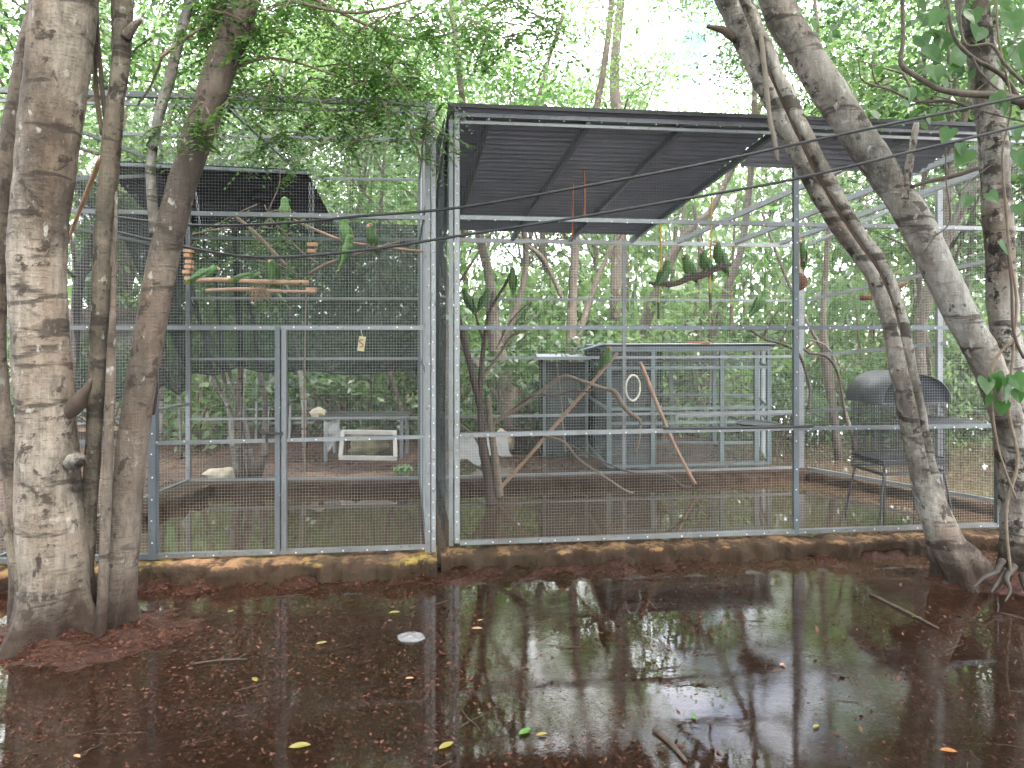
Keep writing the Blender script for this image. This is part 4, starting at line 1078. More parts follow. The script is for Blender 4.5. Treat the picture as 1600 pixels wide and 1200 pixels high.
# shrubs
sh = []
for i, mn in enumerate(('leaf_far2', 'leaf_far', 'leaf_dark')):
    cm, ce = crown_mesh('foliage', 90 + i, M[mn], 16, 110, 1.0, .75, .05, .75, .8)
    mb = MB(); rg = random.Random(i)
    for c_ in ce[:9]: mb.tube([(rg.uniform(-.1, .1), rg.uniform(-.1, .1), -.15), (c_[0]*.5, c_[1]*.5, c_[2]*.6), tuple(c_)], [.022, .015, .004], 5, .2)
    sh.append((cm, mb.mesh('stems', M['bark_twig'], True)))
random.seed(29)
for k in range(70):
    y = random.uniform(10.5, 22); x = random.uniform(-.85*y, .85*y)
    if k < 22: y = random.uniform(10.5, 13.5); x = -.8*y + 1.6*y*k/21 + random.uniform(-.3, .3)
    t = thing('shrub', (x, y, gnd_h(x, y)), '%s green shrub in the %s of the undergrowth behind the aviaries' % ('near bushy' if y < 13.5 else 'far bushy', ('far left', 'left', 'centre', 'right', 'far right')[max(0, min(4, int((x/y + .85) / 1.7 * 5)))]), 'shrub', 'undergrowth shrubs')
    s = random.uniform(.8, 1.5); t.scale = (s, s, s * random.uniform(.8, 1.3)); t.rotation_euler = (0, 0, random.uniform(0, 6.28))
    f_, st = sh[random.randrange(3)]
    link('foliage', f_, t)['kind'] = 'stuff'; link('stems', st, t)['kind'] = 'stuff'
random.seed(41)
for k in range(18):
    y = random.uniform(13.5, 18); x = (-.62 + 1.3*(k + .5)/18)*y + random.uniform(-.4, .4)
    t = thing('tall_bush', (x, y, gnd_h(x, y)), 'tall bright green bush standing %s behind the aviaries' % ('at left' if k < 5 else 'left of centre' if k < 9 else 'right of centre' if k < 14 else 'at far right'), 'bush', 'tall bushes below the wood')
    s = random.uniform(1.7, 2.5); t.scale = (s*.9, s*.9, s*random.uniform(1.0, 1.35)); t.rotation_euler = (0, 0, random.uniform(0, 6.28))
    f_, st = sh[(0, 0, 1)[k % 3]]
    link('foliage', f_, t)['kind'] = 'stuff'; link('stems', st, t)['kind'] = 'stuff'
# the far wood that reads as one mass
rg = np.random.default_rng(77)
n = 100000
ang = rg.uniform(-1.05, 1.05, n); rr = rg.uniform(24, 40, n)
hz = rg.beta(1.0, 2.0, n) * 16
px_, py_ = rr*np.sin(ang), rr*np.cos(ang)
cl = np.sin(px_*.9 + hz*.7) * np.sin(hz*1.1 + py_*.5) + np.sin(px_*.37 - hz*.45 + 1.3)
keep = (cl + rg.normal(0, .5, n) > -.25 + .05*hz + np.where((px_/py_ > .05) & (px_/py_ < .5) & (hz > 6.5), .9, 0))
pts = np.stack([px_, py_, hz], 1)[keep]; n = len(pts)
nrm = rg.normal(0, .7, (n, 3)); nrm[:, 2] += .6; nrm /= np.linalg.norm(nrm, axis=1)[:, None]
a = np.cross(nrm, rg.normal(0, 1, (n, 3))); a /= np.linalg.norm(a, axis=1)[:, None]; b = np.cross(nrm, a)
s = rg.uniform(.12, .26, n)[:, None]
V = np.stack([pts - a*s, pts + b*s*.45, pts + a*s, pts - b*s*.45], 1).reshape(-1, 3)
tag(link('far_wood', quads_mesh('far_wood', V, M['leaf_far2'])), 'bright green far wood closing the view behind the trees', kind='stuff')

# unseen leaf masses, added behind and above the photographer to shade the foreground
def shade_leaves(name, lo, hi, n, sz, m, label, seed, thr=-.2):
    rg = np.random.default_rng(seed)
    p = rg.uniform(0, 1, (n, 3)) * (np.array(hi) - np.array(lo)) + np.array(lo)
    c = np.sin(p[:, 0]*1.1 + seed) * np.sin(p[:, 1]*1.3) + np.sin(p[:, 2]*.9 + p[:, 0]*.5)
    p = p[c + rg.normal(0, .5, n) > thr]; n = len(p)
    nr = rg.normal(0, .6, (n, 3)); nr[:, 2] += .7; nr /= np.linalg.norm(nr, axis=1)[:, None]
    a = np.cross(nr, rg.normal(0, 1, (n, 3))); a /= np.linalg.norm(a, axis=1)[:, None]; b = np.cross(nr, a)
    s = rg.uniform(sz*.6, sz*1.3, n)[:, None]
    V = np.stack([p - a*s, p + b*s*.45, p + a*s, p - b*s*.45], 1).reshape(-1, 3)
    return tag(link(name, quads_mesh(name, V, m)), label, kind='stuff')
shade_leaves('canopy', (-12, -3, 5.6), (12, 3.2, 8.8), 32000, .15, M['leaf_far'], 'leafy canopy over the photographer, added out of view to shade the foreground', 5)
shade_leaves('canopy', (-12, 3.2, 7.2), (12, 6.4, 9.5), 16000, .15, M['leaf_far'], 'leafy canopy high over the aviaries, added out of view to cut the light from above', 7)
shade_leaves('canopy', (-14, -13, .5), (14, -3, 10), 34000, .18, M['leaf_dark'], 'unseen leafy wood behind the photographer, added to dim the foreground', 6)

# ------------------------------------------------------------------ cables
def cable(lst, Y0, Y1, label):
    n = len(lst); mb = MB()
    mb.tube([P(x, y, Y0 + (Y1 - Y0) * (x - lst[0][0]) / (lst[-1][0] - lst[0][0])) for x, y in lst], .009, 8, .1)
    return single('cable', mb, M['cable'], label, 'cable', 'cables strung in front of the aviaries', True)
cable([(140, 334), (300, 352), (440, 349), (560, 338), (720, 324), (920, 290), (1100, 256), (1240, 226), (1420, 188), (1640, 142)], 4.75, 4.25, 'upper of the two black cables strung across the aviaries')
cable([(140, 352), (260, 380), (400, 402), (560, 392), (720, 368), (900, 340), (1080, 309), (1240, 280), (1420, 238), (1640, 186)], 4.7, 4.2, 'lower of the two black cables strung across the aviaries')

# ------------------------------------------------------------------ perches and toys, left aviary
def stick(name, lst, Y, m, label, cat, group=None, sides=9):
    return single(name, px_tube(lst, Y, sides, .03, .12, 12, lst[0][0], None, .64), M[m], label, cat, group, True)
YS = 6.0
SW = thing('swing_perch', P(392, 456, YS), 'chain-hung stick swing with wooden toy blocks in the left aviary', 'perch')
part('perch_stick', px_tube([(293, 439, 7), (340, 437, 8), (400, 440, 8), (440, 441, 8), (482, 442, 8)], YS, 10, .03, .1, 12, 1), M['stick_tan'], SW, True)
part('perch_stick', px_tube([(322, 454, 6), (380, 452, 7), (430, 455, 6), (494, 456, 6)], YS - .12, 10, .03, .1, 12, 2), M['stick_red'], SW, True)
def chain(root, a, b, m='steel_pale', r=.0028):
    mb = MB(); a, b = Vector(a), Vector(b); n = max(2, int((b - a).length / .035))
    for i in range(n):
        p, q = a.lerp(b, i/n), a.lerp(b, (i + .9)/n); sx = Vector((.007, 0, 0)) if i % 2 else Vector((0, .007, 0))
        mb.wire(p + sx, q + sx, r); mb.wire(p - sx, q - sx, r)
    return part('chain', mb, M[m], root)
chain(SW, P(296, 300, YS), P(295, 388, YS)); chain(SW, P(484, 285, YS), P(484, 378, YS))
chain(SW, P(306, 300, YS + .3), P(313, 356, YS + .3)); chain(SW, P(489, 285, YS + .3), P(489, 376, YS + .3))
for x, ys in ((295, (392, 399, 409, 417, 425, 435)), (487, (382, 392, 452))):
    for y in ys:
        c_ = P(x + random.uniform(-2, 2), y, YS)
        part('toy_block', MB().box((c_.x - random.uniform(.022, .045), c_.y - .03, c_.z - .014), (c_.x + random.uniform(.022, .045), c_.y + .03, c_.z + .014)), M['block'], SW)
fr_ = MB(); random.seed(4)
for i in range(40):
    a = P(404 + random.uniform(-14, 14), 449 + random.uniform(-3, 3), YS - .14)
    fr_.tube([a, a + Vector((random.uniform(-.03, .03), random.uniform(-.03, .03), random.uniform(-.02, -.06))), a + Vector((random.uniform(-.05, .05), 0, random.uniform(-.05, -.13)))], .0022, 4)
part('fringe', fr_, M['stick_red'], SW, kind='stuff')
stick('branch_perch', [(362, 334, 8), (385, 352, 10), (402, 368, 11), (425, 392, 10), (448, 416, 9)], 5.7, 'bark_twig', 'short dark bare branch slanting down above the left swing', 'perch')
stick('branch_perch', [(458, 343, 6), (500, 362, 7), (540, 377, 7), (590, 385, 7), (640, 391, 7), (664, 393, 6)], 6.1, 'stick_red', 'long reddish stick perch reaching the right wall of the left aviary', 'perch')
stick('branch_perch', [(484, 428, 9), (505, 415, 9), (540, 402, 8), (580, 391, 6), (610, 381, 5), (625, 378, 3)], 6.0, 'bark_twig', 'grey forked branch perch rising right from the left swing', 'perch')
stick('bare_twig', [(300, 366, 3), (340, 358, 4), (372, 354, 5), (400, 352, 4), (425, 356, 4), (420, 330, 3), (436, 290, 3), (437, 262, 3)], 5.9, 'bark_twig', 'thin curved bare twig hanging above the left swing', 'twig')
stick('bare_twig', [(413, 320, 3), (424, 342, 3), (445, 365, 4), (470, 392, 4), (498, 412, 4)], 5.95, 'bark_twig', 'thin straight twig slanting beside the left swing', 'twig')
stick('cane', [(478, 460, 4), (476, 560, 4), (475, 650, 4), (476, 742, 4)], 7.3, 'twig_pale', 'thin upright tan cane at the back of the left aviary', 'cane')
TG = thing('hanging_tag', P(565, 550, 5.35), 'yellow hanging tag with red mark on a string in the left aviary', 'tag')
c_ = P(565, 537, 5.35)
part('plate', MB().beam(c_ + Vector((-.008, 0, -.055)), c_ + Vector((.008, 0, .055)), .05, .012, (0, 1, 0)), M['tagy'], TG)
part('string', MB().tube([c_ + Vector((.008, 0, .05)), c_ + Vector((0, 0, .1)), c_ + Vector((.008, 0, .13))], .0025, 5) and None or (lambda m_: (m_.tube([c_ + Vector((.008, 0, .05)), c_ + Vector((-.004, 0, .1)), c_ + Vector((.008, 0, .13))], .0025, 5), m_)[1])(MB()), M['rope_w'], TG)
mk = MB(); mk.tube([c_ + Vector((a, -.009, b)) for a, b in ((.012, .026), (-.006, .03), (-.014, .018), (-.002, .004), (.012, -.006), (.008, -.022), (-.012, -.024))], .004, 5)
part('red_mark', mk, M['ink'], TG)

# ------------------------------------------------------------------ perches and toys, right aviary
YW = 6.5
RS = thing('swing_perch', P(1075, 440, YW), 'dark bent branch hung on yellow ropes as a swing in the right aviary', 'perch')
part('perch_branch', px_tube([(1014, 442, 4), (1035, 444, 8), (1056, 443, 9), (1078, 434, 11), (1098, 430, 11), (1112, 423, 10), (1128, 417, 9), (1142, 413, 5)], YW, 10, .02, .15, 14, 3), M['twig_dark'], RS, True)
for x0, y0, x1, y1 in ((1031, 350, 1034, 440), (1112, 308, 1110, 425)):
    m_ = MB(); m_.tube([P(x0, y0, YW), P(x1, y1, YW)], .009, 6, .05, .15, 60); part('rope', m_, M['rope_y'], RS)
for x0, y0, x1, y1 in ((1032, 446, 1029, 476), (1110, 430, 1110, 462)):
    m_ = MB(); m_.tube([P(x0, y0, YW), P(x1, y1, YW)], .005, 6, .05); part('rope', m_, M['rope_y'], RS)
    m_ = MB(); m_.tube([P(x1, y1 - 4, YW), P(x1, y1 + 22, YW)], .012, 6, .05, .2, 30); part('wooden_end', m_, M['twig_dark'], RS)
for x, y0, y1, Y, lab in ((894, 205, 372, 6.4, 'faded orange rope hanging under the corrugated roof, left one'), (913, 240, 342, 6.2, 'bright orange rope hanging under the corrugated roof, right one')):
    m_ = MB(); m_.tube([P(x - 1, y0, Y), P(x + 1, (y0+y1)/2, Y), P(x, y1, Y)], .010 if x > 900 else .006, 6, .04, .2, 50); single('rope', m_, M['rope_o'], lab, 'rope', 'orange ropes under the roof', True)
CO = thing('coconut_toy', P(1250, 450, 6.2), 'brown coconut hung on a yellow rope behind the grey post', 'bird toy')
m_ = MB(); m_.ball(P(1250, 440, 6.2), .068, 14, 10, (1, 1, 1.15), .12); part('coconut', m_, M['coconut'], CO, True)
m_ = MB(); m_.tube([P(1245, 292, 6.2), P(1246, 360, 6.2), P(1249, 432, 6.2)], .012, 6, .04, .2, 50); part('rope', m_, M['rope_y'], CO, True)
stick('hanging_log', [(1345, 465, 16), (1362, 464, 17), (1385, 456, 14), (1402, 448, 12), (1418, 442, 9)], 6.4, 'coconut', 'short reddish log perch behind the split trunk', 'log')
stick('hanging_log', [(1072, 537, 9), (1080, 536, 10), (1095, 537, 10), (1108, 537, 9)], 8.25, 'coconut', 'small brown log lying on the low cage roof', 'log')
stick('leaning_stick', [(770, 776, 9), (820, 720, 9), (870, 662, 9), (920, 604, 8), (965, 551, 7)], 7.25, 'stick_red', 'long reddish stick leaning to the right out of the flood', 'perch')
stick('leaning_stick', [(1000, 566, 9), (1008, 585, 11), (1030, 640, 10), (1056, 700, 9), (1086, 756, 9)], 7.55, 'stick_red', 'shorter reddish stick leaning to the left out of the flood', 'perch')
stick('leaning_stick', [(870, 568, 4), (876, 620, 4), (880, 670, 4), (884, 706, 4)], 7.45, 'twig_pale', 'thin pale upright stick by the back wall of the right aviary', 'cane')
RG = MB()
pc = P(989, 606, 7.4); pts = [pc + Vector((.085*math.cos(t), .06*math.cos(t), .135*math.sin(t))) for t in np.linspace(0, 2*math.pi, 25)]
RG.tube(pts, .011, 7, .03, .35, 40)
single('wicker_ring', RG, M['rope_w'], 'pale twisted ring swing hanging in the right aviary', 'ring swing', None, True)
DT = thing('dead_tree', P(765, 775, 7.2), 'bare dead tree with spreading twigs set up as perches in the right aviary', 'dead tree')
dt = [[(768, 790, 18), (762, 740, 16), (754, 690, 14), (750, 630, 9), (752, 580, 8), (757, 530, 7), (764, 490, 6), (775, 468, 5), (792, 440, 4), (800, 420, 3)],
      [(780, 775, 14), (774, 720, 12), (766, 660, 10), (762, 620, 8)],
      [(756, 660, 11), (742, 600, 11), (732, 560, 10), (722, 520, 10), (714, 486, 9)],
      [(752, 590, 6), (764, 575, 6), (782, 552, 5), (800, 525, 4), (828, 515, 3)], [(758, 540, 5), (748, 510, 4), (742, 490, 3), (728, 478, 3)],
      [(754, 680, 7), (780, 655, 7), (815, 635, 6), (850, 608, 6), (880, 588, 6), (905, 594, 6), (940, 606, 6), (960, 612, 8), (972, 632, 8), (985, 646, 7), (1000, 656, 6), (1001, 664, 4)],
      [(790, 650, 4), (830, 620, 4), (870, 618, 4), (895, 610, 4), (920, 612, 3), (932, 606, 3)],
      [(752, 700, 5), (740, 680, 4), (725, 668, 4), (712, 655, 3)], [(757, 655, 5), (790, 668, 4), (830, 672, 3)],
      [(850, 682, 4), (880, 690, 4), (905, 718, 4), (940, 742, 4), (975, 765, 3), (990, 770, 3)], [(860, 682, 3), (900, 700, 3), (940, 720, 3), (985, 738, 3), (1040, 742, 3), (1066, 760, 4), (1080, 760, 4)], [(1000, 664, 5), (998, 690, 4), (992, 708, 3)],
      [(764, 490, 4), (768, 470, 3), (770, 455, 2)], [(775, 545, 3), (800, 500, 3), (830, 470, 2)]]
for i, d in enumerate(dt): part('trunk' if i < 3 else 'twig', px_tube(d, 7.0, 8, .04, .15, 9, 100 + i), M['bark_twig' if i % 2 else 'twig_dark'], DT, True)
DV = thing('hanging_vine', P(1262, 640, 7.6), 'twisted dark dry vine hanging by the corner post of the right aviary', 'vine')
for d in ([(1172, 515, 4), (1195, 530, 4), (1218, 536, 5), (1240, 546, 4), (1252, 560, 5), (1264, 600, 5), (1265, 622, 5), (1262, 640, 6)], [(1256, 545, 4), (1264, 552, 4), (1290, 556, 5), (1308, 580, 5), (1316, 620, 4), (1322, 660, 4)], [(1218, 536, 4), (1228, 518, 3), (1232, 500, 2)]):
    part('stem', px_tube(d, 7.6, 7, .04, .1, 9), M['twig_dark'], DV, True)
# feeding trays fixed to the front rail
def tray(px, py, r, label):
    p = onR(px); c = P(px, py, p[1] + .05 + r); mb = MB(); n = 24
    for k, (rr_, z) in enumerate(((r*.9, 0), (r, .018), (r*.95, .018), (r*.86, .006))):
        for i in range(n): mb.v.append((c.x + rr_*math.cos(2*math.pi*i/n), c.y + rr_*math.sin(2*math.pi*i/n), c.z + z))
    for k in range(3):
        for i in range(n): mb.f.append((k*n+i, k*n+(i+1) % n, (k+1)*n+(i+1) % n, (k+1)*n+i))
    mb.f.append(tuple(range(n-1, -1, -1))); mb.f.append(tuple(3*n+i for i in range(n)))
    return single('feeding_tray', mb, M['tray'], label, 'tray', 'feeding trays on the front rail')
tray(1184, 664, .17, 'round black feeding tray left of the grey post')
tray(1462, 660, .36, 'wide black feeding tray in front of the domed cage')
stick('perch_rod', [(1036, 669, 7), (1100, 669, 7), (1180, 668, 7), (1240, 667, 7), (1272, 666, 7)], 5.38, 'black_metal', 'dark straight perch rod fixed in front of the low cage', 'perch', None, 8)
FRM = thing('feeder_frame', P(1150, 660, 6.0), 'thin grey metal frame behind the left feeding tray', 'frame')
part('bar', MB().beam(P(1056, 650, 6.0), P(1240, 646, 6.1), .02), M['steel'], FRM); part('bar', MB().beam(P(1057, 650, 6.0), P(1057, 672, 6.0), .02), M['steel'], FRM); part('bar', MB().beam(P(1134, 650, 6.04), P(1134, 674, 6.04), .014), M['steel'], FRM)

# ---- domed bird cage on legs
BC = thing('bird_cage', (3.42, 6.45, 0), 'black domed wire bird cage on thin legs in the flooded right aviary', 'bird cage')
cx, cy, hw, hd = (1404 - 800)/F*6.45, 6.45, .32, .22
zb, zt = .46, 1.08
th = math.radians(8)
def loc(x, y, z): return Vector((cx + x*math.cos(th) - y*math.sin(th), cy + x*math.sin(th) + y*math.cos(th), z))
for nm, z, wv in (('frame', zb, .022), ('frame', zt, .014), ('frame', zb + .12, .014)):
    mb = MB(); q = [loc(-hw, -hd, z), loc(hw, -hd, z), loc(hw, hd, z), loc(-hw, hd, z)]
    for i in range(4): mb.beam(q[i], q[(i+1) % 4], wv)
    part(nm, mb, M['black_metal'], BC)
sh_mb = MB()
q = [loc(-hw, -hd, zb), loc(hw, -hd, zb), loc(hw, hd, zb), loc(-hw, hd, zb)]
for i in range(4):
    a, b = q[i], q[(i+1) % 4]
    mb = MB(); n = int((b - a).length / .025)
    for j in range(n + 1): mb.wire(a.lerp(b, j/n), a.lerp(b, j/n) + Vector((0, 0, zt - zb)), .0036)
    for j in range(1, 13): mb.wire(a + Vector((0, 0, (zt-zb)*j/13)), b + Vector((0, 0, (zt-zb)*j/13)), .0028)
    part('wire_mesh', mb, M['black_metal'], BC, kind='stuff')
part('floor_tray', MB().beam(loc(-hw + .02, 0, zb + .09), loc(hw - .02, 0, zb + .09), hd*1.9, .05), M['tray'], BC)
def dome(t0, t1, y0, y1, m, grow=0.0):
    """one leaf of the arched hood: arc across the cage from angle t0 to t1"""
    mb = MB(); n = 14; A_, H_ = hw + .02 + grow, .27 + grow
    for y in (y0, y1):
        for rr_ in (1.0, .975):
            for i in range(n + 1):
                t = t0 + (t1 - t0)*i/n; mb.v.append(tuple(loc(-math.cos(t)*A_*rr_, y, zt - .01 + math.sin(t)**.85*H_*rr_)))
    k = n + 1
    for i in range(n):
        mb.f += [(i, i+1, 2*k+i+1, 2*k+i), (k+i+1, k+i, 3*k+i, 3*k+i+1), (i+1, i, k+i, k+i+1), (2*k+i, 2*k+i+1, 3*k+i+1, 3*k+i)]
    return part('dome_panel', mb, M[m], BC, True), mb
dome(.0, math.pi*.52, -hd - .04, hd + .04, 'dome', .012); dome(math.pi*.5, math.pi, -hd - .02, hd + .02, 'dome')
ep = MB(); n_ = 14; ep.v.append(tuple(loc(0, -hd + .01, zt)))
for i in range(n_ + 1):
    t = math.pi*i/n_; ep.v.append(tuple(loc(-math.cos(t)*(hw + .01), -hd + .01, zt + math.sin(t)**.85*.255)))
for i in range(n_): ep.f.append((0, i+2, i+1))
part('dome_end', ep, M['cloth_dense'], BC)
for sx_, sy_ in ((-1, -1), (-1, 1), (1, -1), (1, 1), (.12, -1), (.02, 1)):
    mb = MB(); a = loc(sx_*(hw - .03), sy_*(hd - .02), zb); b = loc(sx_*(hw + .01) + (.03 if sx_ > 0 else -.05), sy_*(hd + .03), -.1)
    mb.tube([a, a.lerp(b, .4) + Vector((.0, 0, .04)), b], .011, 7, .05); part('leg', mb, M['black_metal'], BC, True)

# ------------------------------------------------------------------ clearing behind the left aviary
HT = thing('hut', (-7.2, 12.2, 0), 'pale rendered hut with green wall panel and ochre plinth behind the left trees', 'hut')
part('wall', MB().box((-9.4, 12.2, 0), (-6.1, 14.5, 2.0)), M['wall'], HT)
part('eave', MB().box((-9.6, 12.0, 1.9), (-6.0, 12.15, 2.08)), M['bark_twig'], HT)
a, b = P(240, 600, 11.8), P(277, 600, 11.8)
part('panel', MB().box((a.x, 11.8, .28), (b.x, 11.9, 1.9)), M['green_wall'], HT); part('plinth', MB().box((a.x - .1, 11.72, -.05), (b.x + .12, 11.92, .27)), M['orange_wall'], HT)
part('handrail', MB().beam(P(110, 672, 10.5), P(250, 668, 10.5), .05), M['stick_red'], HT)
CF = thing('cage_frame', (-3.6, 10.6, 0), 'tall thin grey steel frame standing in the clearing behind the left aviary', 'frame')
for x0, y0, x1, y1 in ((356, 705, 366, 575), (378, 705, 384, 575), (416, 708, 424, 575), (452, 708, 456, 575), (446, 700, 450, 600), (400, 700, 402, 580)): part('post', MB().beam(P(x0, y0, 10.6), P(x1, y1, 10.6), .035), M['steel_pale'], CF)
for y in (598, 640, 662, 700): part('rail', MB().beam(P(355, y, 10.58), P(490, y - 2, 10.7), .03), M['steel_pale'], CF)
WF = thing('window_frame', P(575, 714, 8.7), 'empty weathered white window frame standing on the mud', 'frame')
for a, b in (((532, 714), (536, 673)), ((618, 714), (617, 675))): part('stile', MB().beam(P(*a, 8.7), P(*b, 8.8), .045, .05, (0, 1, 0)), M['white'], WF)
for a, b in (((530, 715), (620, 716)), ((534, 675), (620, 676))): part('rail', MB().beam(P(*a, 8.72 if a[1] > 700 else 8.82), P(*b, 8.72 if a[1] > 700 else 8.82), .05), M['white'], WF)
TB = thing('table', P(570, 700, 9.4), 'dark topped low table in the clearing behind the left aviary', 'table')
c_ = P(572, 650, 9.4); part('tabletop', MB().box((c_.x - .58, 9.2, c_.z - .03), (c_.x + .58, 9.8, c_.z + .02)), M['black_metal'], TB)
for dx in (-.5, .5):
    for dy in (9.25, 9.72): part('leg', MB().beam((c_.x + dx, dy, -.02), (c_.x + dx, dy, c_.z - .03), .04), M['steel'], TB)
def rock(px, py, Y, r, s3, m, label):
    mb = MB(); c = P(px, py, Y); mb.ball((c.x, c.y, max(c.z, r*s3[2]*.4)), r, 18, 12, s3, .45, px); return single('rock', mb, M[m], label, 'rock', None, True)
rock(576, 690, 9.6, .26, (1, .8, .75), 'rock_moss', 'mossy limestone rock behind the white window frame')
rock(315, 665, 11.0, .26, (1, 1, .8), 'rock', 'pale boulder in front of the tall steel frame')
rock(350, 742, 8.0, .16, (1.3, .8, .5), 'rock', 'low earthy stone at the foot of the pale stem clump')
rock(497, 646, 9.35, .09, (1.2, .8, .8), 'rock', 'pale lumpy stone on the left end of the table')
rock(785, 690, 9.8, .17, (1, .8, .9), 'rock', 'pale stone at the foot of the thick rough trunk')
YU = thing('yucca_plant', P(570, 690, 10.2), 'spiky strap-leaved plant behind the low table', 'plant')
random.seed(31); b0 = P(570, 690, 10.2); b0.z = .05
for i in range(34):
    an = random.uniform(0, 6.28); ln = random.uniform(.45, .85); d = Vector((math.cos(an), math.sin(an), 0)); hgt = random.uniform(.5, 1.1)
    mb = MB(); n_ = d.cross(Vector((0, 0, 1))) * .022
    ps = [b0 + d*ln*t*.9 + Vector((0, 0, hgt*t - ln*.75*t*t*t)) for t in (0, .35, .7, 1)]
    for j in range(3): k0, k1 = (1, .9, .6, .1)[j], (1, .9, .6, .1)[j+1]; mb.quad(ps[j] - n_*k0, ps[j] + n_*k0, ps[j+1] + n_*k1, ps[j+1] - n_*k1)
    part('leaf', mb, M['leaf_heart'], YU)
tp = MB(); ta, tb, tc_, td = P(506, 660, 9.0), P(530, 655, 9.1), P(532, 680, 9.0), P(512, 708, 8.9)
for j in range(9):
    for i in range(9):
        p = ta.lerp(tb, i/8).lerp(td.lerp(tc_, i/8), j/8); p.y += .06*mnoise.noise(Vector((i*.4, j*.4, 2))); tp.v.append(tuple(p))
for j in range(8):
    for i in range(8): a = j*9+i; tp.f.append((a, a+1, a+10, a+9))
single('mesh_sheet', tp, M['tarp'], 'loose grey mesh sheet hanging left of the white window frame', 'sheet', None, True)
tp = MB(); ta, tb, tc_, td = P(700, 690, 9.0), P(790, 672, 9.4), P(800, 712, 9.0), P(712, 728, 8.7)
for j in range(11):
    for i in range(11):
        p = ta.lerp(tb, i/10).lerp(td.lerp(tc_, i/10), j/10); p.z += .12*mnoise.noise(Vector((i*.35, j*.35, 5))); tp.v.append(tuple(p))
for j in range(10):
    for i in range(10): a = j*11+i; tp.f.append((a, a+1, a+12, a+11))
single('mesh_sheet', tp, M['tarp'], 'crumpled grey netting heap behind the dead perch tree', 'sheet', None, True)
PT = thing('toy_seat', P(830, 690, 12.0), 'small red and yellow plastic seat far behind the right aviary', 'toy seat')
c_ = P(829, 668, 12.0)
part('seat', MB().box((c_.x - .03, 11.9, c_.z - .02), (c_.x + .1, 12.1, c_.z + .07)), M['plastic_yellow'], PT); part('back', MB().box((c_.x - .13, 11.9, c_.z - .04), (c_.x - .04, 12.1, c_.z + .09)), M['plastic_red'], PT)
for dx in (-.1, .08): part('leg', MB().box((c_.x + dx - .02, 11.95, -.03), (c_.x + dx + .02, 12.05, c_.z - .03)), M['plastic_red'], PT)
gr = MB(); random.seed(9)
for i in range(46):
    b = P(632, 738, 8.0) + Vector((random.uniform(-.08, .08), random.uniform(-.06, .06), 0)); b.z = .08
    an = random.uniform(0, 6.28); d = Vector((math.cos(an), math.sin(an), 0)) * random.uniform(.05, .14); s_ = Vector((-d.y, d.x, 0)).normalized()*.014
    gr.quad(b - s_*.4, b + d*.5 + Vector((0, 0, .09)) - s_, b + d + Vector((0, 0, .05)), b + d*.5 + Vector((0, 0, .09)) + s_)
single('weed_tuft', gr, M['leaf_green'], 'bright green weed tuft at the back curb of the left aviary', 'plant')

# ------------------------------------------------------------------ parrots
def ring_loft(mb, rings, seg=12):
    b = len(mb.v)
    for (c, ax, rx, rz) in rings:
        ax = Vector(ax).normalized(); x = Vector((1, 0, 0)); z = x.cross(ax).normalized()
        for k in range(seg):
            a = 2*math.pi*k/seg; mb.v.append(tuple(Vector(c) + x*math.cos(a)*rx + z*math.sin(a)*rz))
    m = len(rings)
    for i in range(m - 1):
        for k in range(seg): k2 = (k+1) % seg; mb.f.append((b+i*seg+k, b+i*seg+k2, b+(i+1)*seg+k2, b+(i+1)*seg+k))
    mb.f.append(tuple(b+k for k in reversed(range(seg)))); mb.f.append(tuple(b+(m-1)*seg+k for k in range(seg)))
# local frame: faces +Y, feet at the origin
PR = thing('parrot', (0, 0, 0), 'x', 'parrot', 'green parrots in the aviaries')
mb = MB()
ring_loft(mb, [((0, -.155, -.085), (0, .8, .6), .010, .005), ((0, -.12, -.05), (0, .8, .7), .022, .009), ((0, -.075, -.008), (0, .7, .7), .026, .018), ((0, -.045, .03), (0, .6, .8), .042, .038), ((0, -.018, .07), (0, .45, .9), .054, .052), ((0, .006, .115), (0, .35, .95), .055, .052), ((0, .022, .152), (0, .3, 1), .045, .044), ((0, .032, .182), (0, .25, 1), .038, .039), ((0, .040, .208), (0, .3, 1), .038, .041), ((0, .046, .228), (0, .4, 1), .030, .032), ((0, .049, .242), (0, .4, 1), .013, .014)], 14)
bd = link('body', mb.mesh('body', M['green_f'], True), PR)
for s_ in (-1, 1):
    mb = MB(); ring_loft(mb, [((s_*.036, .018, .145), (0, -.4, -1), .012, .020), ((s_*.050, -.005, .11), (0, -.5, -1), .012, .042), ((s_*.050, -.035, .065), (0, -.6, -1), .011, .044), ((s_*.040, -.075, .01), (0, -.7, -1), .008, .032), ((s_*.026, -.115, -.04), (0, -.7, -1), .005, .016), ((s_*.018, -.14, -.068), (0, -.7, -1), .002, .004)], 10)
    link('wing', mb.mesh('wing', M['wing_f'], True), PR)
    mb = MB(); mb.ball((s_*.034, .058, .212), .006, 8, 5); link('eye', mb.mesh('eye', M['eye'], True), PR)
    mb = MB(); mb.tube([(s_*.022, -.004, .06), (s_*.022, .0, .02), (s_*.022, .002, .006)], [.016, .009, .007], 7)
    for t_ in (-.012, .012): mb.tube([(s_*.022, .002, .008), (s_*.022 + t_*.6, .026, .006), (s_*.022 + t_, .034, -.008)], [.005, .004, .002], 5); mb.tube([(s_*.022, .0, .008), (s_*.022 + t_*.5, -.02, .004), (s_*.022 + t_*.8, -.026, -.008)], [.005, .004, .002], 5)
    link('foot', mb.mesh('foot', M['foot'], True), PR)
mb = MB(); mb.tube([(0, .068, .212), (0, .086, .211), (0, .096, .200), (0, .095, .186)], [.015, .013, .009, .002], 8); mb.tube([(0, .066, .198), (0, .078, .192), (0, .084, .190)], [.010, .008, .003], 6)
link('beak', mb.mesh('beak', M['beak'], True), PR)
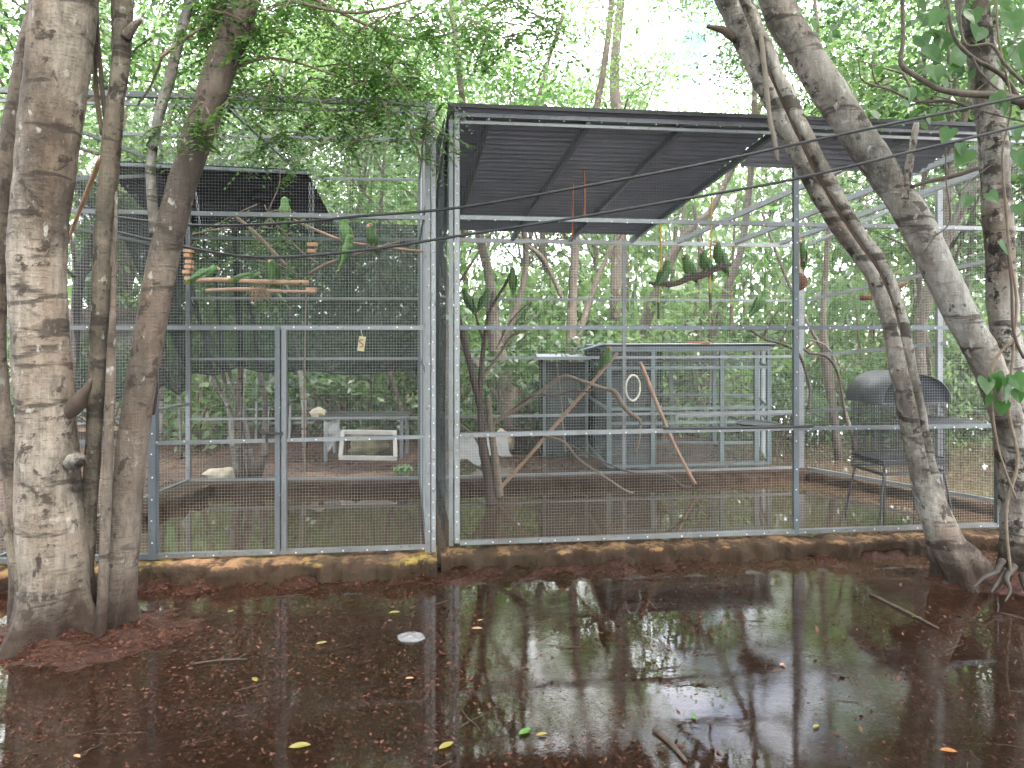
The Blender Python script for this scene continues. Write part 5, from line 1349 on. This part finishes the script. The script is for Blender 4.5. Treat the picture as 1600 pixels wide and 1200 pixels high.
mb = MB(); mb.ball((0, .062, .226), .020, 10, 6, (1.15, .9, .7)); link('forehead', mb.mesh('forehead', M['red'], True), PR)
mb = MB(); mb.quad((-.015, -.118, -.062), (.015, -.118, -.062), (.010, -.165, -.10), (-.010, -.165, -.10)); mb.quad((-.010, -.163, -.103), (.010, -.163, -.103), (.015, -.116, -.066), (-.015, -.116, -.066)); link('tail_tip', mb.mesh('tail_tip', M['tail_f']), PR)
birds = [  # px, py of the feet, distance, turn about z (0 = facing away, 180 = facing us), pitch forward, scale, label
    (318, 437, 6.0, -80, 48, 1.0, 'green parrot with red forehead standing at the left end of the swing'),
    (385, 438, 6.0, -80, 72, .95, 'green parrot crouching flat along the middle of the swing'),
    (426, 440, 6.0, 170, 5, .95, 'green parrot facing outward at the right end of the swing'),
    (446, 346, 6.1, 15, -8, 1.05, 'green parrot seen from behind on the dark branch above the swing'),
    (540, 378, 6.08, 30, -12, 1.1, 'green parrot clinging to the middle of the long red stick'),
    (544, 404, 5.98, -30, -16, 1.0, 'green parrot just below the one on the long red stick'),
    (581, 386, 6.08, 165, 0, 1.0, 'green parrot facing us on the long red stick near its right end'),
    (730, 478, 7.0, 60, -14, .88, 'dark green parrot on the left twig of the dead tree'),
    (758, 478, 7.0, -50, -6, .88, 'dark green parrot on the middle twig of the dead tree'),
    (801, 446, 7.0, 5, -22, .9, 'dark green parrot seen from behind atop the dead tree'),
    (1040, 440, 6.5, -60, 12, 1.05, 'leftmost dark green parrot of four on the rope swing branch'),
    (1075, 431, 6.5, 120, 4, 1.0, 'second dark green parrot from the left on the rope swing branch'),
    (1101, 425, 6.5, 130, -4, 1.05, 'third dark green parrot from the left on the rope swing branch'),
    (1124, 416, 6.5, 130, -2, 1.15, 'rightmost dark green parrot of four on the rope swing branch'),
    (1188, 482, 7.7, -70, -20, 1.1, 'lone green parrot clinging to the back mesh near the corner post'),
    (947, 572, 7.2, -150, -6, 1.05, 'dark green parrot on top of the long leaning red stick'),
    (1253, 408, 6.6, 150, 0, 1.05, 'green parrot half hidden behind the grey post above the coconut')]
for i, (px, py, Y, rz, pt, s, lab) in enumerate(birds):
    o = PR if i == 0 else copy_tree(PR)
    o.location = P(px, py, Y); o.rotation_mode = 'ZXY'
    o.rotation_euler = (R(-pt), 0, R(rz)); s *= .82; o.scale = (s, s, s); o['label'] = lab

# ------------------------------------------------------------------ leaves and bits lying on the water
lf_mesh = {}
def ground_leaf(px, py, ln, an, m, label, kind='fallen_leaf'):
    Y = EYE * F / (py - HOR); s = ln / F * Y
    if m not in lf_mesh:
        mb = MB(); n = 6
        for i in range(n + 1):
            t = i/n; wd = .16*math.sin(math.pi*t)**.8 + .004; z = .05*math.sin(t*3)
            mb.v += [(t - .5, -wd, z + .04), (t - .5, 0, z), (t - .5, wd, z + .04)]
        for i in range(n):
            for k in range(2): a = i*3+k; mb.f.append((a, a+3, a+4, a+1))
        lf_mesh[m] = mb.mesh('fallen_leaf', M[m])
    o = link(kind, lf_mesh[m]); p = P(px, py, Y); o.location = (p.x, p.y, max(.006, gnd_h(p.x, p.y) + .008)); o.scale = (s, s*1.4, s); o.rotation_euler = (0, 0, R(an))
    return tag(o, label, 'leaf', 'single leaves lying on the flood')
ground_leaf(468, 1169, 34, 12, 'leaf_yellow', 'long yellow leaf near the bottom edge left of centre')
ground_leaf(697, 1168, 28, 40, 'leaf_yellow', 'yellow leaf at the bottom edge below the gap between aviaries')
ground_leaf(1482, 1176, 26, -12, 'leaf_orange', 'orange leaf in the bottom right corner')
ground_leaf(1275, 1137, 14, 30, 'leaf_yellow', 'small yellow leaf at the lower right of the flood')
ground_leaf(1084, 1122, 16, 80, 'leaf_green', 'small green leaf at the lower middle of the flood')
ground_leaf(1432, 966, 14, -20, 'leaf_green', 'green leaf in front of the split leaning trunk')
ground_leaf(1224, 1042, 10, -60, 'leaf_orange', 'small orange leaf in the middle right of the flood')
ground_leaf(398, 1064, 18, -50, 'leaf_yellow', 'yellow leaf at left in the middle of the flood')
ground_leaf(502, 1007, 18, 30, 'leaf_yellow', 'yellow green leaf left of the bright stone')
ground_leaf(616, 959, 18, 10, 'leaf_yellow', 'yellow blade below the left aviary gate')
ground_leaf(745, 984, 18, 0, 'leaf_tan', 'tan leaf just right of the gap between aviaries')
ground_leaf(750, 971, 10, 20, 'leaf_tan', 'tiny tan leaf just right of the gap between aviaries')
ground_leaf(640, 1062, 14, 5, 'leaf_tan', 'small tan leaf below the bright stone')
ground_leaf(820, 1146, 26, 40, 'leaf_green', 'green blade at the bottom centre of the flood')
ground_leaf(846, 1150, 18, 15, 'leaf_yellow', 'yellow blade at the bottom centre beside the green one')
ground_leaf(1153, 867, 16, -5, 'leaf_tan', 'tan leaf floating close to the right aviary curb')
ground_leaf(1112, 864, 14, 5, 'leaf_tan', 'second tan leaf close to the right aviary curb')
ground_leaf(360, 957, 10, 15, 'leaf_yellow', 'tiny yellow leaf in front of the left aviary gate')
ground_leaf(1222, 1040, 12, 35, 'leaf_tan', 'small tan leaf in the middle right of the flood')
ground_leaf(120, 1184, 16, -25, 'leaf_tan', 'tan leaf in the bottom left corner')
def ground_stick(pts, r, label):
    mb = MB(); q = []
    for (px, py) in pts:
        Y = EYE*F/(py - HOR); p = P(px, py, Y); q.append(Vector((p.x, p.y, max(.008, gnd_h(p.x, p.y) + .008))))
    mb.tube(q, [r, r, r*.6][:len(q)] if len(q) == 3 else r, 7, .04, .25, 30); return single('fallen_stick', mb, M['twig_dark'], label, 'stick', 'sticks lying in the flood', True)
ground_stick([(1022, 1142), (1046, 1162), (1072, 1192)], .011, 'dark stick lying at the bottom edge in the flood')
ground_stick([(1360, 930), (1420, 960), (1466, 984)], .010, 'dark twig in front of the split leaning trunk')
ground_stick([(300, 1040), (340, 1034), (385, 1032)], .005, 'thin brown twig in the left of the flood')
mb = MB(); Y = EYE*F/(996 - HOR); c_ = P(641, 996, Y); mb.ball((c_.x, c_.y, -.012), .085, 20, 10, (1, .75, .42), .3, 3)
single('stone', mb, sm('wet_pale_stone', (.17, .165, .17), .25, 0, .2, 9), 'pale wet stone poking out of the flood near the centre', 'stone', None, True)
